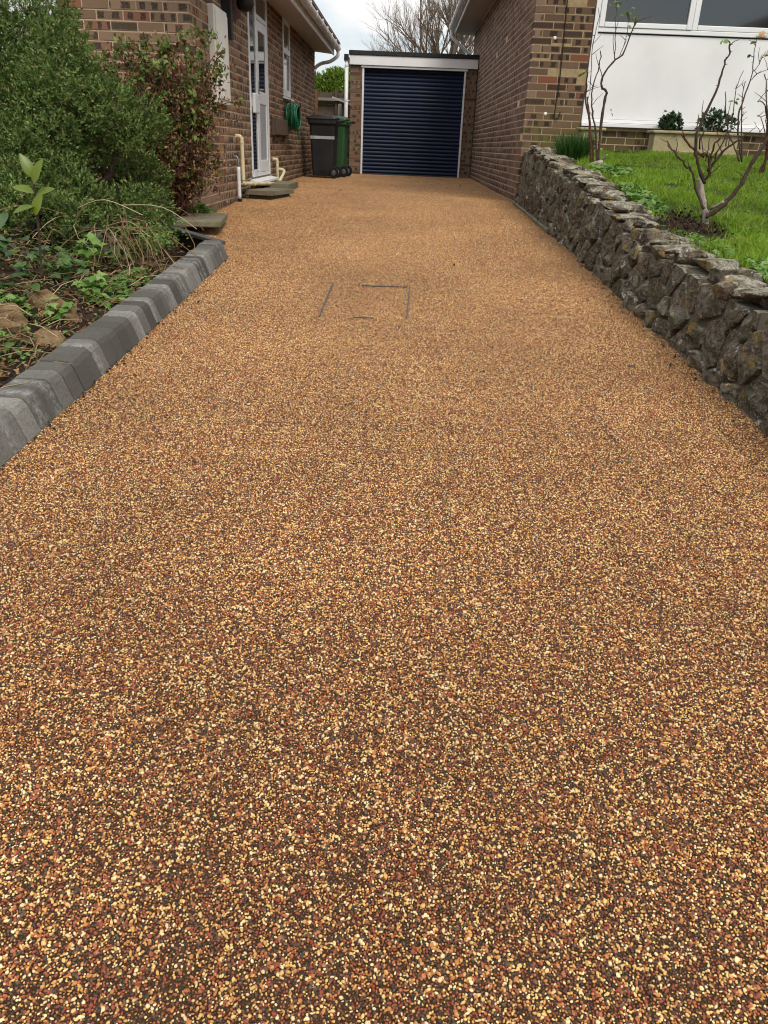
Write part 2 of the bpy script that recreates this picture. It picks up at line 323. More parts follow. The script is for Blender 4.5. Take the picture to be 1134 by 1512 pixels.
class MB:
    def __init__(s): s.v = []; s.f = []
    def add(s, vs, fs):
        b = len(s.v); s.v += [tuple(x) for x in vs]; s.f += [tuple(i+b for i in f) for f in fs]; return s
    def box(s, x0, x1, y0, y1, z0, z1, bev=0.0, m=None):
        if bev <= 0:
            vs = [(x, y, z) for z in (z0, z1) for y in (y0, y1) for x in (x0, x1)]
            fs = [(0, 2, 3, 1), (4, 5, 7, 6), (0, 1, 5, 4), (2, 6, 7, 3), (0, 4, 6, 2), (1, 3, 7, 5)]
        else:
            bm = bmesh.new(); bmesh.ops.create_cube(bm, size=1.0)
            for v in bm.verts:
                v.co = Vector(((x0+x1)/2+v.co.x*(x1-x0), (y0+y1)/2+v.co.y*(y1-y0), (z0+z1)/2+v.co.z*(z1-z0)))
            bmesh.ops.bevel(bm, geom=bm.edges[:], offset=bev, segments=2, affect='EDGES', profile=.5)
            bm.verts.index_update(); vs = [v.co.copy() for v in bm.verts]; fs = [[v.index for v in f.verts] for f in bm.faces]; bm.free()
        if m is not None: vs = [m @ Vector(v) for v in vs]
        return s.add(vs, fs)
    def prism(s, poly, axis, a, b, m=None):  # poly 2d extruded along axis from a to b
        n = len(poly)
        def P(p, t):
            return {'x': (t, p[0], p[1]), 'y': (p[0], t, p[1]), 'z': (p[0], p[1], t)}[axis]
        vs = [P(p, a) for p in poly]+[P(p, b) for p in poly]
        if m is not None: vs = [m @ Vector(v) for v in vs]
        fs = [tuple(range(n))[::-1], tuple(range(n, 2*n))]+[(i, (i+1) % n, n+(i+1) % n, n+i) for i in range(n)]
        return s.add(vs, fs)
    def tube(s, pts, rad, n=8, caps=True):
        pts = [Vector(p) for p in pts]; k = len(pts)
        if not hasattr(rad, '__len__'): rad = [rad]*k
        T = [(pts[min(i+1, k-1)]-pts[max(i-1, 0)]).normalized() for i in range(k)]
        ref = Vector((0, 0, 1)) if abs(T[0].z) < .9 else Vector((1, 0, 0))
        nx = T[0].cross(ref).normalized(); vs = []
        for i in range(k):
            nx = (nx-T[i]*nx.dot(T[i]));
            if nx.length < 1e-6: nx = T[i].orthogonal()
            nx.normalize(); ny = T[i].cross(nx)
            for j in range(n):
                a = 2*math.pi*j/n; vs.append(pts[i]+(nx*math.cos(a)+ny*math.sin(a))*rad[i])
        fs = [(i*n+j, i*n+(j+1) % n, (i+1)*n+(j+1) % n, (i+1)*n+j) for i in range(k-1) for j in range(n)]
        if caps: fs += [tuple(range(n))[::-1], tuple(range((k-1)*n, k*n))]
        return s.add(vs, fs)
    def lathe(s, prof, n=24, m=None):        # prof [(r, z)] about z
        vs = []
        for r, z in prof:
            for j in range(n):
                a = 2*math.pi*j/n; vs.append((r*math.cos(a), r*math.sin(a), z))
        if m is not None: vs = [m @ Vector(v) for v in vs]
        k = len(prof); fs = [(i*n+j, i*n+(j+1) % n, (i+1)*n+(j+1) % n, (i+1)*n+j) for i in range(k-1) for j in range(n)]
        fs += [tuple(range(n))[::-1], tuple(range((k-1)*n, k*n))]
        return s.add(vs, fs)
    def mesh(s, name, smooth=False):
        me = bpy.data.meshes.new(name); me.from_pydata([tuple(v) for v in s.v], [], s.f)
        if smooth: me.polygons.foreach_set('use_smooth', np.ones(len(me.polygons), bool))
        me.update(); return me
    def build(s, name, mat, parent=None, smooth=False):
        return link(name, s.mesh(name, smooth), mat, parent)
def bx(name, mat, parent, x0, x1, y0, y1, z0, z1, bev=0.0):
    return MB().box(x0, x1, y0, y1, z0, z1, bev).build(name, mat, parent)
def smoothpath(pts, n=4):
    pts = [Vector(p) for p in pts]; P = [pts[0]]+pts+[pts[-1]]; o = []
    for i in range(1, len(P)-2):
        for k in range(n):
            t = k/n; a, b, c, d = P[i-1:i+3]
            o.append(.5*((2*b)+(c-a)*t+(2*a-5*b+4*c-d)*t*t+(3*b-a-3*c+d)*t**3))
    o.append(pts[-1]); return o

# ------------------------------------------------------------------ ground profiles
GY = [-60, -6, -3, 0, 2, 2.7, 3.4, 4.15, 5.26, 6.3, 7.5, 9, 10.5, 12, 17.5, 60]
GZ = [-1.6, -.62, -.50, -.405, -.355, -.335, -.306, -.274, -.218, -.163, -.115, -.052, -.015, 0.0, .02, .05]
def gz(y): return float(np.interp(y, GY, GZ))
WY = [-3, 2.0, 2.6, 2.95, 3.25, 3.55, 3.98, 4.3, 4.64, 5.0, 5.4, 5.95, 6.5, 7.0, 8.0, 9.0, 10.04]
WZ = [-.06, .05, .08, .09, .075, .09, .125, .12, .115, .17, .22, .29, .345, .40, .47, .55, .62]
def wz(y): return float(np.interp(y, WY, WZ))
LY = [-4, 1, 2.5, 3.5, 4.5, 5.2, 6, 7, 8, 9, 9.75, 12]
LZ = [-.15, -.02, .03, .06, .085, .12, .23, .36, .45, .54, .60, .62]
def lz(x, y):
    z = float(np.interp(y, LY, LZ))
    w = min(1, max(0, (x-1.62)/.5))
    return z*w+(1-w)*(min(wz(y)-.035, z+.03)) + .02*noise.noise((x*1.3, y*1.3, 0))
def sheet(xs, ys, zf):
    V = [(x, y, zf(x, y)) for y in ys for x in xs]; n = len(xs)
    F = [(j*n+i, j*n+i+1, (j+1)*n+i+1, (j+1)*n+i) for j in range(len(ys)-1) for i in range(n-1)]
    return npmesh('sheet', V, F, True)

gs = link('ground', sheet([-300, -60, -20, -8, -4, 0, 4, 8, 20, 60, 300], [-300, -60, -20, -6, -3, 0, 2, 4, 6, 8, 10, 12, 18, 30, 60, 300], lambda x, y: gz(y)-.12), M['far_ground'])
tag(gs, kind='structure')
def dleft(y): return float(np.interp(y, [-9, 2.1, 5.72, 6.7, 6.72, 30], [-1.20, -1.20, -1.26, -1.98, -1.98, -1.98]))
def drive_mesh():
    ys = list(np.arange(-4, 17.6, .2))+[17.9]; n = 13; V = []
    for y in ys:
        for x in np.linspace(dleft(y), 1.42, n): V.append((x, y, gz(y)+.004*noise.noise((x*1.5, y*1.2, 3))))
    return npmesh('driveway', V, [(j*n+i, j*n+i+1, (j+1)*n+i+1, (j+1)*n+i) for j in range(len(ys)-1) for i in range(n-1)], True)
drv = link('driveway', drive_mesh(), M['gravel'])
tag(drv, kind='structure')

# the resin-bound stones themselves: one uncountable mass, laid in small patches of packed pebbles
def gravel_stuff():
    T = .20; V = []; S = []
    for y in np.arange(.25, 17.45, T):
        for x in np.arange(-1.92, 1.4, T):
            if x-.1 < dleft(float(y))-.085: continue
            yy = float(y); V.append((x, yy, gz(yy)+.004*noise.noise((x*1.5, yy*1.2, 3))+.0008)); S.append(math.atan2(gz(yy+.1)-gz(yy-.1), .2))
    for yy in np.arange(5.75, 7.5, .1):          # infill along the slanting edge of the bed
        yy = float(yy); x = dleft(yy)+.07; V.append((x, yy, gz(yy)+.0004)); S.append(math.atan2(gz(yy+.1)-gz(yy-.1), .2))
    me = bpy.data.meshes.new('gravel'); me.from_pydata(V, [], []); at = me.attributes.new('slope', 'FLOAT', 'POINT'); at.data.foreach_set('value', S)
    o = link('gravel', me, M['pebble']); tag(o, 'multicoloured resin bound pebbles covering the whole driveway', 'gravel', kind='stuff')
    g = bpy.data.node_groups.new('pebbles', 'GeometryNodeTree')
    g.interface.new_socket('Geometry', in_out='INPUT', socket_type='NodeSocketGeometry'); g.interface.new_socket('Geometry', in_out='OUTPUT', socket_type='NodeSocketGeometry')
    N = g.nodes.new; Lk = g.links.new
    gi, go = N('NodeGroupInput'), N('NodeGroupOutput')
    tiles = N('GeometryNodeGeometryToInstance')
    def rv(lo, hi, seed):
        r = N('FunctionNodeRandomValue'); r.data_type = 'FLOAT_VECTOR'; r.inputs['Min'].default_value = lo; r.inputs['Max'].default_value = hi; r.inputs['Seed'].default_value = seed; return r.outputs[0]
    for k in range(3):
        gr = N('GeometryNodeMeshGrid'); gr.inputs['Size X'].default_value = T-.001; gr.inputs['Size Y'].default_value = T-.001; gr.inputs['Vertices X'].default_value = 2; gr.inputs['Vertices Y'].default_value = 2
        dp = N('GeometryNodeDistributePointsOnFaces'); dp.distribute_method = 'POISSON'; Lk(gr.outputs[0], dp.inputs['Mesh']); dp.inputs['Distance Min'].default_value = .0030; dp.inputs['Density Max'].default_value = 520000.; dp.inputs['Seed'].default_value = 11+k
        ic = N('GeometryNodeMeshIcoSphere'); ic.inputs['Radius'].default_value = 1.0; ic.inputs['Subdivisions'].default_value = 1
        sp = N('GeometryNodeSetPosition'); Lk(dp.outputs[0], sp.inputs[0]); Lk(rv((0, 0, -.0018), (0, 0, .0014), 21+k), sp.inputs['Offset'])
        ip = N('GeometryNodeInstanceOnPoints'); Lk(sp.outputs[0], ip.inputs['Points']); Lk(ic.outputs[0], ip.inputs['Instance'])
        q = N('FunctionNodeRandomValue'); q.data_type = 'FLOAT'; q.inputs['Seed'].default_value = 71+k; pw = N('ShaderNodeMath'); pw.operation = 'POWER'; Lk(q.outputs[1], pw.inputs[0]); pw.inputs[1].default_value = 4.0
        ml = N('ShaderNodeMath'); ml.operation = 'MULTIPLY_ADD'; Lk(pw.outputs[0], ml.inputs[0]); ml.inputs[1].default_value = .75; ml.inputs[2].default_value = .84
        vs_ = N('ShaderNodeVectorMath'); vs_.operation = 'SCALE'; Lk(rv((.0014, .0012, .0011), (.0034, .0026, .0021), 3+k), vs_.inputs[0]); Lk(ml.outputs[0], vs_.inputs['Scale'])
        Lk(vs_.outputs[0], ip.inputs['Scale']); Lk(rv((-.6, -.6, 0), (.6, .6, 6.28), 9+k), ip.inputs['Rotation'])
        rl = N('GeometryNodeRealizeInstances'); Lk(ip.outputs[0], rl.inputs[0])
        sm = N('GeometryNodeSetMaterial'); sm.inputs['Material'].default_value = M['pebble']; Lk(rl.outputs[0], sm.inputs[0])
        Lk(sm.outputs[0], tiles.inputs[0])
    mp_ = N('GeometryNodeMeshToPoints'); Lk(gi.outputs[0], mp_.inputs[0])
    na = N('GeometryNodeInputNamedAttribute'); na.data_type = 'FLOAT'; na.inputs['Name'].default_value = 'slope'
    cx = N('ShaderNodeCombineXYZ'); Lk(na.outputs['Attribute'], cx.inputs[0])
    ip = N('GeometryNodeInstanceOnPoints'); Lk(mp_.outputs[0], ip.inputs['Points']); Lk(tiles.outputs[0], ip.inputs['Instance']); ip.inputs['Pick Instance'].default_value = True
    ri = N('FunctionNodeRandomValue'); ri.data_type = 'INT'; ri.inputs[4].default_value = 0; ri.inputs[5].default_value = 2; Lk(ri.outputs[2], ip.inputs['Instance Index'])
    Lk(cx.outputs[0], ip.inputs['Rotation']); Lk(ip.outputs[0], go.inputs[0])
    md = o.modifiers.new('pebbles', 'NODES'); md.node_group = g
gravel_stuff()

# raised beds
def bedz(x, y):
    k = min(1, max(0, (-1.36-x)/1.3))
    z = gz(y)+.055+.26*k+.03*noise.noise((x*2.2, y*2.2, 5))
    d = max(0, min(1, (y-4.7)/.8))*max(0, min(1, 1-(-1.5-x)/.6))      # the empty pocket by the black edging
    z -= .2*d
    if x > dleft(y)-.05 and y > 5.6: z = min(z, gz(y)-.1)
    if y > 6.75: z = min(z, -.06)
    return z
bed = link('garden_bed', sheet(list(np.linspace(-7, -3, 6))+list(np.linspace(-2.8, -1.30, 26)), list(np.arange(-3, 7.46, .12))+[7.49], bedz), M['soil'])
tag(bed, kind='structure')
lawn = link('lawn_ground', sheet(list(np.linspace(1.5, 2.7, 12))+[3.1, 3.6, 4.2, 5, 6, 8, 12], list(np.arange(-3, 10.06, .15)), lz), M['lawn_soil'])
tag(lawn, kind='structure')

# ------------------------------------------------------------------ brickwork
BL, BH, BD, JT = .215, .065, .1025, .010
def brick_mesh(L):
    mb = MB(); c = .002                      # face towards -y, small arris chamfer at the face
    x, z, y = L/2, BH/2, BD
    vs = [(-x+c, 0, -z+c), (x-c, 0, -z+c), (x-c, 0, z-c), (-x+c, 0, z-c), (-x, c, -z), (x, c, -z), (x, c, z), (-x, c, z), (-x, y, -z), (x, y, -z), (x, y, z), (-x, y, z)]
    fs = [(0, 1, 2, 3)]+[(a, b, b+4 if False else b+4, a+4)[::1] for a, b in ()]
    fs += [(4, 5, 1, 0), (5, 6, 2, 1), (6, 7, 3, 2), (7, 4, 0, 3), (8, 9, 5, 4), (9, 10, 6, 5), (10, 11, 7, 6), (11, 8, 4, 7), (11, 10, 9, 8)]
    return vs, fs
_bm = {}
def brick_data(L):
    k = round(L*200)/200.
    if k not in _bm:
        vs, fs = brick_mesh(k); me = bpy.data.meshes.new('brick'); me.from_pydata(vs, [], fs)
        uv = me.uv_layers.new(name='UVMap')
        for p in me.polygons:
            for li in p.loop_indices:
                v = me.vertices[me.loops[li].vertex_index].co
                uu = (v.x+k/2) if abs(p.normal.x) < .8 else v.y
                uv.data[li].uv = (uu/BL, (v.z+BH/2)/BH)
        _bm[k] = me
    return _bm[k], k
_bmats = {}
def course_runs(a, b, start, holes):
    """bricks (centre, length) along a..b laid from a with the given first length; holes are (h0, h1) to leave out"""
    res = []; p = a; L = start
    while p < b-.02:
        q = min(p+L, b); segs = [(p, q)]
        for h0, h1 in holes:
            ns = []
            for s0, s1 in segs:
                if s1 <= h0 or s0 >= h1: ns.append((s0, s1)); continue
                if s0 < h0-.03: ns.append((s0, h0))
                if s1 > h1+.03: ns.append((h1, s1))
            segs = ns
        res += [((s0+s1)/2, s1-s0) for s0, s1 in segs if s1-s0 > .03]
        p = q+JT; L = BL
    return res
def wall_bricks(parent, mat, face, fixed, a, b, z0, z1, first, holes=(), keep=None, sgn=1):
    """face '-y','+x','-x'; fixed = plane coordinate; runs from a (the corner) to b; returns list of placements"""
    pl = []; d = 1 if b > a else -1; n = int((z1-z0)/.075)
    for i in range(n):
        zc = z0+i*.075+.0325+.005
        ci = int(round((z0+i*.075)/.075))
        par = (ci+first) % 2
        off = 0.0 if par else BD+JT
        hs = [(h[0], h[1]) for h in holes if zc+BH/2 > h[2] and zc-BH/2 < h[3]]
        hh = [tuple(sorted(((h0-a)*d, (h1-a)*d))) for h0, h1 in hs]
        for c, L in course_runs(off, abs(b-a), BL, hh):
            w = a+d*c
            jit = float(rng.normal(0, .0012))
            if face == '-y': loc, rz = (w, fixed+jit, zc), 0.0
            elif face == '+x': loc, rz = (fixed+jit, w, zc), math.pi/2
            else: loc, rz = (fixed-jit, w, zc), -math.pi/2
            pl.append((loc, rz, L, mat))
    return pl
CAMP = np.array([0, 0, CZ])
def lay(pl, parent, limit=300, score=None):
    """the bricks that show largest become objects, the rest one joined part"""
    def sc(p):
        loc, rz, L, _ = p
        v = np.array(loc)-CAMP; d = np.linalg.norm(v)
        nrm = np.array((math.sin(rz), -math.cos(rz), 0)); c = abs(float(v@nrm))/d
        s = L*c/d/d
        if score: s *= score(loc)
        return -s
    pl = sorted(pl, key=sc)
    for loc, rz, L, mat in pl[:limit]:
        me, k = brick_data(L); 
        key = (me.name, mat.name)
        if key not in _bmats:
            m2 = me.copy(); m2.materials.append(mat); _bmats[key] = m2
        o = bpy.data.objects.new('brick', _bmats[key]); COL.objects.link(o); o.parent = parent
        o.location = loc; o.rotation_euler = (float(rng.normal(0, .004)), float(rng.normal(0, .003)), rz)
    rest = {}
    for p in pl[limit:]: rest.setdefault(p[3].name, []).append(p)
    for mn, ps in rest.items():
        V = []; F = []; U = []
        for loc, rz, L, mat in ps:
            vs, fs = brick_mesh(L); ca, sa = math.cos(rz), math.sin(rz); b = len(V)
            V += [(loc[0]+x*ca-y*sa, loc[1]+x*sa+y*ca, loc[2]+z) for x, y, z in vs]
            for f in fs:
                F.append([b+i for i in f])
                U += [((vs[i][0]+L/2)/BL, (vs[i][2]+BH/2)/BH) for i in f]
        me = npmesh('brickwork', V, F); uv = me.uv_layers.new(name='UVMap'); uv.data.foreach_set('uv', np.array(U, np.float32).ravel())
        o = link('brickwork', me, ps[0][3], parent); o['kind'] = 'stuff'
def rects(a0, a1, b0, b1, holes):
    A = sorted({a0, a1, *[min(max(h[0], a0), a1) for h in holes], *[min(max(h[1], a0), a1) for h in holes]})
    B = sorted({b0, b1, *[min(max(h[2], b0), b1) for h in holes], *[min(max(h[3], b0), b1) for h in holes]})
    res = []
    for i in range(len(A)-1):
        for j in range(len(B)-1):
            ca, cb = (A[i]+A[i+1])/2, (B[j]+B[j+1])/2
            if not any(h[0] < ca < h[1] and h[2] < cb < h[3] for h in holes): res.append((A[i], A[i+1], B[j], B[j+1]))
    return res
REC = .0035

# ------------------------------------------------------------------ left house
XL, YL0, YL1, ZL = -1.84, 7.5, 17.25, 2.2
hl = tag(empty('brick_house', (XL, YL0, 0)), 'brown brick bungalow with white side door and eaves, left of the driveway', 'house')
hl.location = (0, 0, 0)
wl = empty('wall', (0, 0, 0), parent=hl)
DOOR = (10.13, 11.47, .14, 2.3); WIN = (12.9, 13.64, 1.165, 2.3)
mb = MB()
for y0, y1, z0, z1 in rects(YL0+REC, YL1, -.8, 2.3, [DOOR, WIN]): mb.box(XL-.25, XL-REC, y0, y1, z0, z1)
mb.box(-2.94, XL-.25, YL0+REC, YL0+.25, -.8, 2.3); mb.box(-6.2, -2.942, YL0+REC, YL0+.25, -.8, 1.15)
mb.build('mortar', M['mortar_buff'], wl)
pl = wall_bricks(wl, M['brick_left'], '+x', XL, YL0, YL1, -.225, 2.25, 0, [DOOR, WIN])
pl += wall_bricks(wl, M['brick_left'], '-y', YL0, XL, -2.93, -.225, 2.25, 1)
pl += wall_bricks(wl, M['brick_left'], '-y', YL0, -2.945, -5.8, -.225, 1.15, 1)
lay(pl, wl, 300, lambda l: .01 if l[0] < -2.93 else (1.0 if l[2] < 1.9 else .3))
# a lighter rendered base line where the wall meets the yard
# white clad front further left
cl_ = empty('cladding', parent=hl)
for i in range(18): bx('cladding_board', M['white_board'], cl_, -2.955-.16*(i+1)+.006, -2.955-.16*i, YL0+.06, YL0+.09, 1.2, 2.3, .003)
bx('backing', M['white_board'], cl_, -6.2, -2.945, YL0+.092, YL0+.25, 1.0, 2.3)
# door set with sidelight
dr = empty('door', parent=hl); U = M['white_upvc']
x0, x1 = XL-.06, XL+.010
def fr(par, name, y0, y1, z0, z1, xa=x0, xb=x1, mat=None, bev=.006): return bx(name, mat or U, par, xa, xb, y0, y1, z0, z1, bev)
df = empty('frame', parent=dr)
y0, y1, ym = DOOR[0], DOOR[1], 10.62
for a, b, c, d in ((y0+.002, y0+.07, .16, 2.2), (y1-.07, y1-.002, .16, 2.2), (ym-.035, ym+.035, .16, 2.2), (y0+.072, ym-.037, .16, .24), (y0+.072, ym-.037, 2.13, 2.2), (ym+.037, y1-.072, .16, .2), (ym+.037, y1-.072, 2.13, 2.2), (y0+.072, ym-.037, .93, 1.01), (ym+.037, y1-.072, 1.87, 1.92)):
    fr(df, 'frame_bar', a, b, c, d)
bx('pane', M['glass'], dr, XL-.012, XL-.004, y0+.05, ym-.02, .22, .95)
bx('pane', M['glass'], dr, XL-.012, XL-.004, y0+.05, ym-.02, .99, 2.15)
bx('pane', M['glass'], dr, XL-.012, XL-.004, ym+.02, y1-.05, 1.9, 2.15)
lf = empty('door_leaf', parent=dr)
L0, L1 = ym+.04, y1-.075
for a, b, c, d in ((L0, L0+.11, .205, 1.865), (L1-.11, L1, .205, 1.865), (L0+.112, L1-.112, .205, .34), (L0+.112, L1-.112, .98, 1.12), (L0+.112, L1-.112, 1.76, 1.865)):
    fr(lf, 'stile', a, b, c, d, XL-.05, XL+.006)
bx('pane', M['glass'], lf, XL-.012, XL-.003, L0+.10, L1-.10, 1.1, 1.78)
bx('door_panel', M['frosted'], lf, XL-.02, XL-.004, L0+.10, L1-.10, .33, .99)
h = MB(); h.box(XL+.0055, XL+.014, L0+.03, L0+.07, 1.0, 1.22, .004); h.tube([(XL+.002, L0+.05, 1.13), (XL+.045, L0+.05, 1.13), (XL+.05, L0+.16, 1.13)], .011, 8); h.build('handle', M['grey_metal'], lf, True)
bx('letter_plate', U, dr, XL+.0105, XL+.05, y0+.08, y0+.40, .86, 1.07, .012)
bx('curtain_rail', M['white_board'], dr, XL-.16, XL-.14, y0+.05, ym, 1.52, 1.56)
s_ = MB(); s_.prism([(XL-.10, .16), (XL-.10, .125), (XL+.10, .09), (XL+.10, .115)], 'y', 9.98, 11.55); s_.build('door_sill', U, dr)
# narrow window
wd = empty('window', parent=hl); wf = empty('frame', parent=wd)
y0, y1 = WIN[0], WIN[1]
for a, b, c, d in ((y0+.002, y0+.075, 1.19, 2.2), (y1-.075, y1-.002, 1.19, 2.2), (y0+.077, y1-.077, 1.19, 1.27), (y0+.077, y1-.077, 1.74, 1.81), (y0+.077, y1-.077, 2.12, 2.2)):
    fr(wf, 'frame_bar', a, b, c, d, XL-.06, XL+.008)
bx('pane', M['glass'], wd, XL-.014, XL-.006, y0+.06, y1-.06, 1.25, 1.76); bx('pane', M['glass'], wd, XL-.014, XL-.006, y0+.06, y1-.06, 1.80, 2.14)
s_ = MB(); s_.prism([(XL-.10, 1.19), (XL-.10, 1.16), (XL+.05, 1.14), (XL+.05, 1.165)], 'y', y0-.06, y1+.08); s_.build('sill', U, wd)
# dark reveal behind the openings
bx('interior', M['seal_black'], hl, XL-.5, XL-.24, 10.05, 13.8, .0, 2.25)
# eaves
ev = empty('eaves', parent=hl)
s_ = MB(); s_.prism([(XL-.30, 2.20), (-1.50, 2.145), (-1.50, 2.165), (XL-.30, 2.22)], 'y', 6.9, YL1+.15); s_.build('soffit', M['soffit'], ev)
bx('fascia', M['white_board'], ev, -1.498, -1.475, 6.9, YL1+.15, 2.125, 2.285, .003)
def gutter(parent, xc, zc, y0, y1, side, r=.058):
    g = empty('gutter', parent=parent); prof = []
    for i in range(9):
        a = math.pi+math.pi*i/8; prof.append((xc+r*math.cos(a), zc+r*math.sin(a)))
    prof += [(xc+(r-.006)*math.cos(2*math.pi-math.pi*i/8), zc+.004+(r-.006)*math.sin(2*math.pi-math.pi*i/8)) for i in range(9)]
    MB().prism(prof, 'y', y0, y1).build('channel', U, g)
    y = y0+.4
    while y < y1:
        q = [(xc+side*(r+.004), zc+.01)]+[(xc+(r+.006)*math.cos(math.pi+math.pi*i/8), zc+(r+.006)*math.sin(math.pi+math.pi*i/8)) for i in range(9)]+[(xc-side*(r+.02), zc+.03), (xc+(side*(r+.004)), zc+.03)]
        MB().prism(q, 'y', y, y+.045).build('bracket', U, g); y += .82
    return g
gutter(ev, -1.405, 2.255, 6.9, YL1+.22, 1)
dp = MB(); dp.tube(smoothpath([(-1.405, YL1+.12, 2.21), (-1.405, YL1+.12, 2.12), (-1.55, YL1+.12, 2.02), (-1.72, YL1+.12, 1.98), (-1.84, YL1+.10, 1.90), (-1.93, YL1+.07, 1.75), (-1.93, YL1+.07, .0)], 4), .034, 10); dp.build('downpipe', U, ev, True)
rf = MB(); rf.prism([(-1.36, 2.30), (-1.36, 2.345), (-6.0, 4.27), (-6.0, 4.225)], 'y', 6.8, YL1+.2); rf.build('roof', M['roof_tile'], hl)
# services on the wall
bx('meter_box', M['offwhite_box'], hl, XL-.03, XL+.055, 8.17, 8.74, .87, 1.665, .008)
bx('meter_door', M['offwhite_box'], hl, XL+.0555, XL+.068, 8.21, 8.70, .91, 1.625, .004)
lb = empty('wall_lantern', parent=hl)
MB().prism([(8.86, 1.58), (9.62, 1.74), (9.62, 2.2), (8.86, 2.2)], 'x', XL+.012, XL+.030).build('back_board', M['rust'], lb)
bx('post', M['black_iron'], lb, XL+.004, XL+.09, 8.77, 8.855, 1.45, 2.2, .006)
MB().tube(smoothpath([(XL+.03, 9.1, 2.1), (XL+.16, 9.15, 2.12), (XL+.22, 9.2, 2.02), (XL+.16, 9.22, 1.9)], 5), .014, 8).build('scroll_arm', M['black_iron'], lb, True)
MB().lathe([(.012, 1.74), (.07, 1.76), (.09, 1.80), (.085, 1.9), (.05, 1.94), (.012, 1.95)], 12, Matrix.Translation((XL+.15, 9.22, 0))).build('lantern', M['black_iron'], lb, True)
MB().tube([(XL-.01, 9.32, .95), (XL+.015, 9.32, .95)], .05, 14).build('vent_cap', M['rust'], hl)
def pipe(name, pts, r, mat, n=6): return MB().tube(smoothpath(pts, n), r, 12).build(name, mat, hl, True)
pipe('waste_pipe', [(XL-.02, 9.22, .60), (XL+.03, 9.22, .60), (XL+.055, 9.22, .585), (XL+.06, 9.22, .55), (XL+.06, 9.23, .2), (XL+.06, 9.235, .16), (XL+.062, 9.27, .135), (XL+.065, 9.32, .125), (XL+.115, 11.1, .055), (XL+.12, 11.7, .035)], .022, M['cream_plastic'], 5)
MB().tube([(XL+.06, 9.222, .53), (XL+.06, 9.222, .55)], .027, 12).build('pipe_collar', M['cream_plastic'], hl)
MB().tube([(XL+.078, 9.75, .107), (XL+.080, 9.80, .105)], .027, 12).build('pipe_collar', M['cream_plastic'], hl)
pipe('waste_pipe', [(XL-.02, 11.72, .34), (XL+.04, 11.72, .34), (XL+.06, 11.73, .31), (XL+.06, 11.74, .05)], .022, M['cream_plastic'])
pipe('waste_pipe', [(XL-.02, 12.15, .2), (XL+.05, 12.15, .2), (XL+.09, 12.18, .17), (XL+.06, 11.9, .05), (XL+.06, 11.88, .0)], .022, M['cream_plastic'])
pipe('overflow_pipe', [(XL+.045, 9.06, .30), (XL+.045, 9.06, -.02)], .02, M['white_upvc'])
pipe('tap_stub', [(XL-.01, 9.06, .40), (XL+.03, 9.06, .40), (XL+.045, 9.06, .36), (XL+.045, 9.06, .29)], .011, M['grey_metal'])
MB().tube([(XL+.045, 9.06, -.075), (XL+.045, 9.06, -.02)], .024, 12).build('pipe_foot', M['rubber'], hl)
bx('patch_brick', simple('red_patch', (.20, .045, .03), .8), hl, XL-.03, XL+.006, 9.42, 9.66, .38, .52, .003)
cb = empty('wall_cabinet', parent=hl)
bx('case', M['brown_wood'], cb, XL+.004, XL+.055, 11.66, 12.88, .64, .86, .006)
bx('cabinet_door', M['brown_wood'], cb, XL+.0555, XL+.07, 11.68, 12.86, .65, .85, .004)
bx('foot', M['brown_wood'], cb, XL+.004, XL+.04, 11.8, 11.86, .57, .6395); bx('foot', M['brown_wood'], cb, XL+.004, XL+.04, 12.7, 12.76, .57, .6395)

# hose hanging below the window
hs = tag(empty('garden_hose', (XL+.1, 13.4, 1.0)), 'coiled green garden hose hanging on the brick wall below the narrow window', 'hose'); hs.location = (0, 0, 0)
HY = 13.05
for j in range(9):                            # each turn of the coil a little off the last
    pts = []; cx_, r_ = XL+.035+.020*j, .255+.02*math.sin(j*2.1)
    for k in range(21):
        a = 2*math.pi*k/20; pts.append((cx_+.006*math.sin(3*a+j), HY+r_*math.sin(a), .90+(.17+.012*math.sin(j*1.3))*math.cos(a)))
    MB().tube(pts, .0125, 7).build('coil', M['hose_green'], hs, True)
MB().tube(smoothpath([(XL+.1, HY-.2, 1.0), (XL+.12, HY-.26, 1.12), (XL+.13, HY-.3, 1.0), (XL+.13, HY-.28, .8)], 6), .012, 8).build('loose_end', M['hose_green'], hs, True)
MB().tube(smoothpath([(XL+.12, HY+.2, 1.0), (XL+.15, HY+.28, .95), (XL+.16, HY+.27, .62)], 6), .012, 8).build('loose_end', M['hose_green'], hs, True)
MB().tube([(XL-.01, HY, 1.05), (XL+.23, HY, 1.05), (XL+.23, HY, 1.10)], .012, 8).build('hook', M['black_iron'], hs)

# ------------------------------------------------------------------ right house
XR, YR0, YR1, ZR = 1.365, 10.1, 19.2, 2.84
hr = tag(empty('brick_house'), 'brown brick bungalow with white panelled front and windows, right of the driveway', 'house')
wr = empty('wall', parent=hr)
mb = MB(); mb.box(XR+REC, XR+.25, YR0+REC, YR1, -.8, ZR); mb.box(XR+.25, 2.015, YR0+REC, YR0+.25, -.8, ZR)
mb.build('mortar', M['mortar_pink'], wr)
MB().box(2.015, 7.0, YR0+.05+REC, YR0+.28, -.3, .855).build('plinth_mortar', M['mortar_buff'], wr)
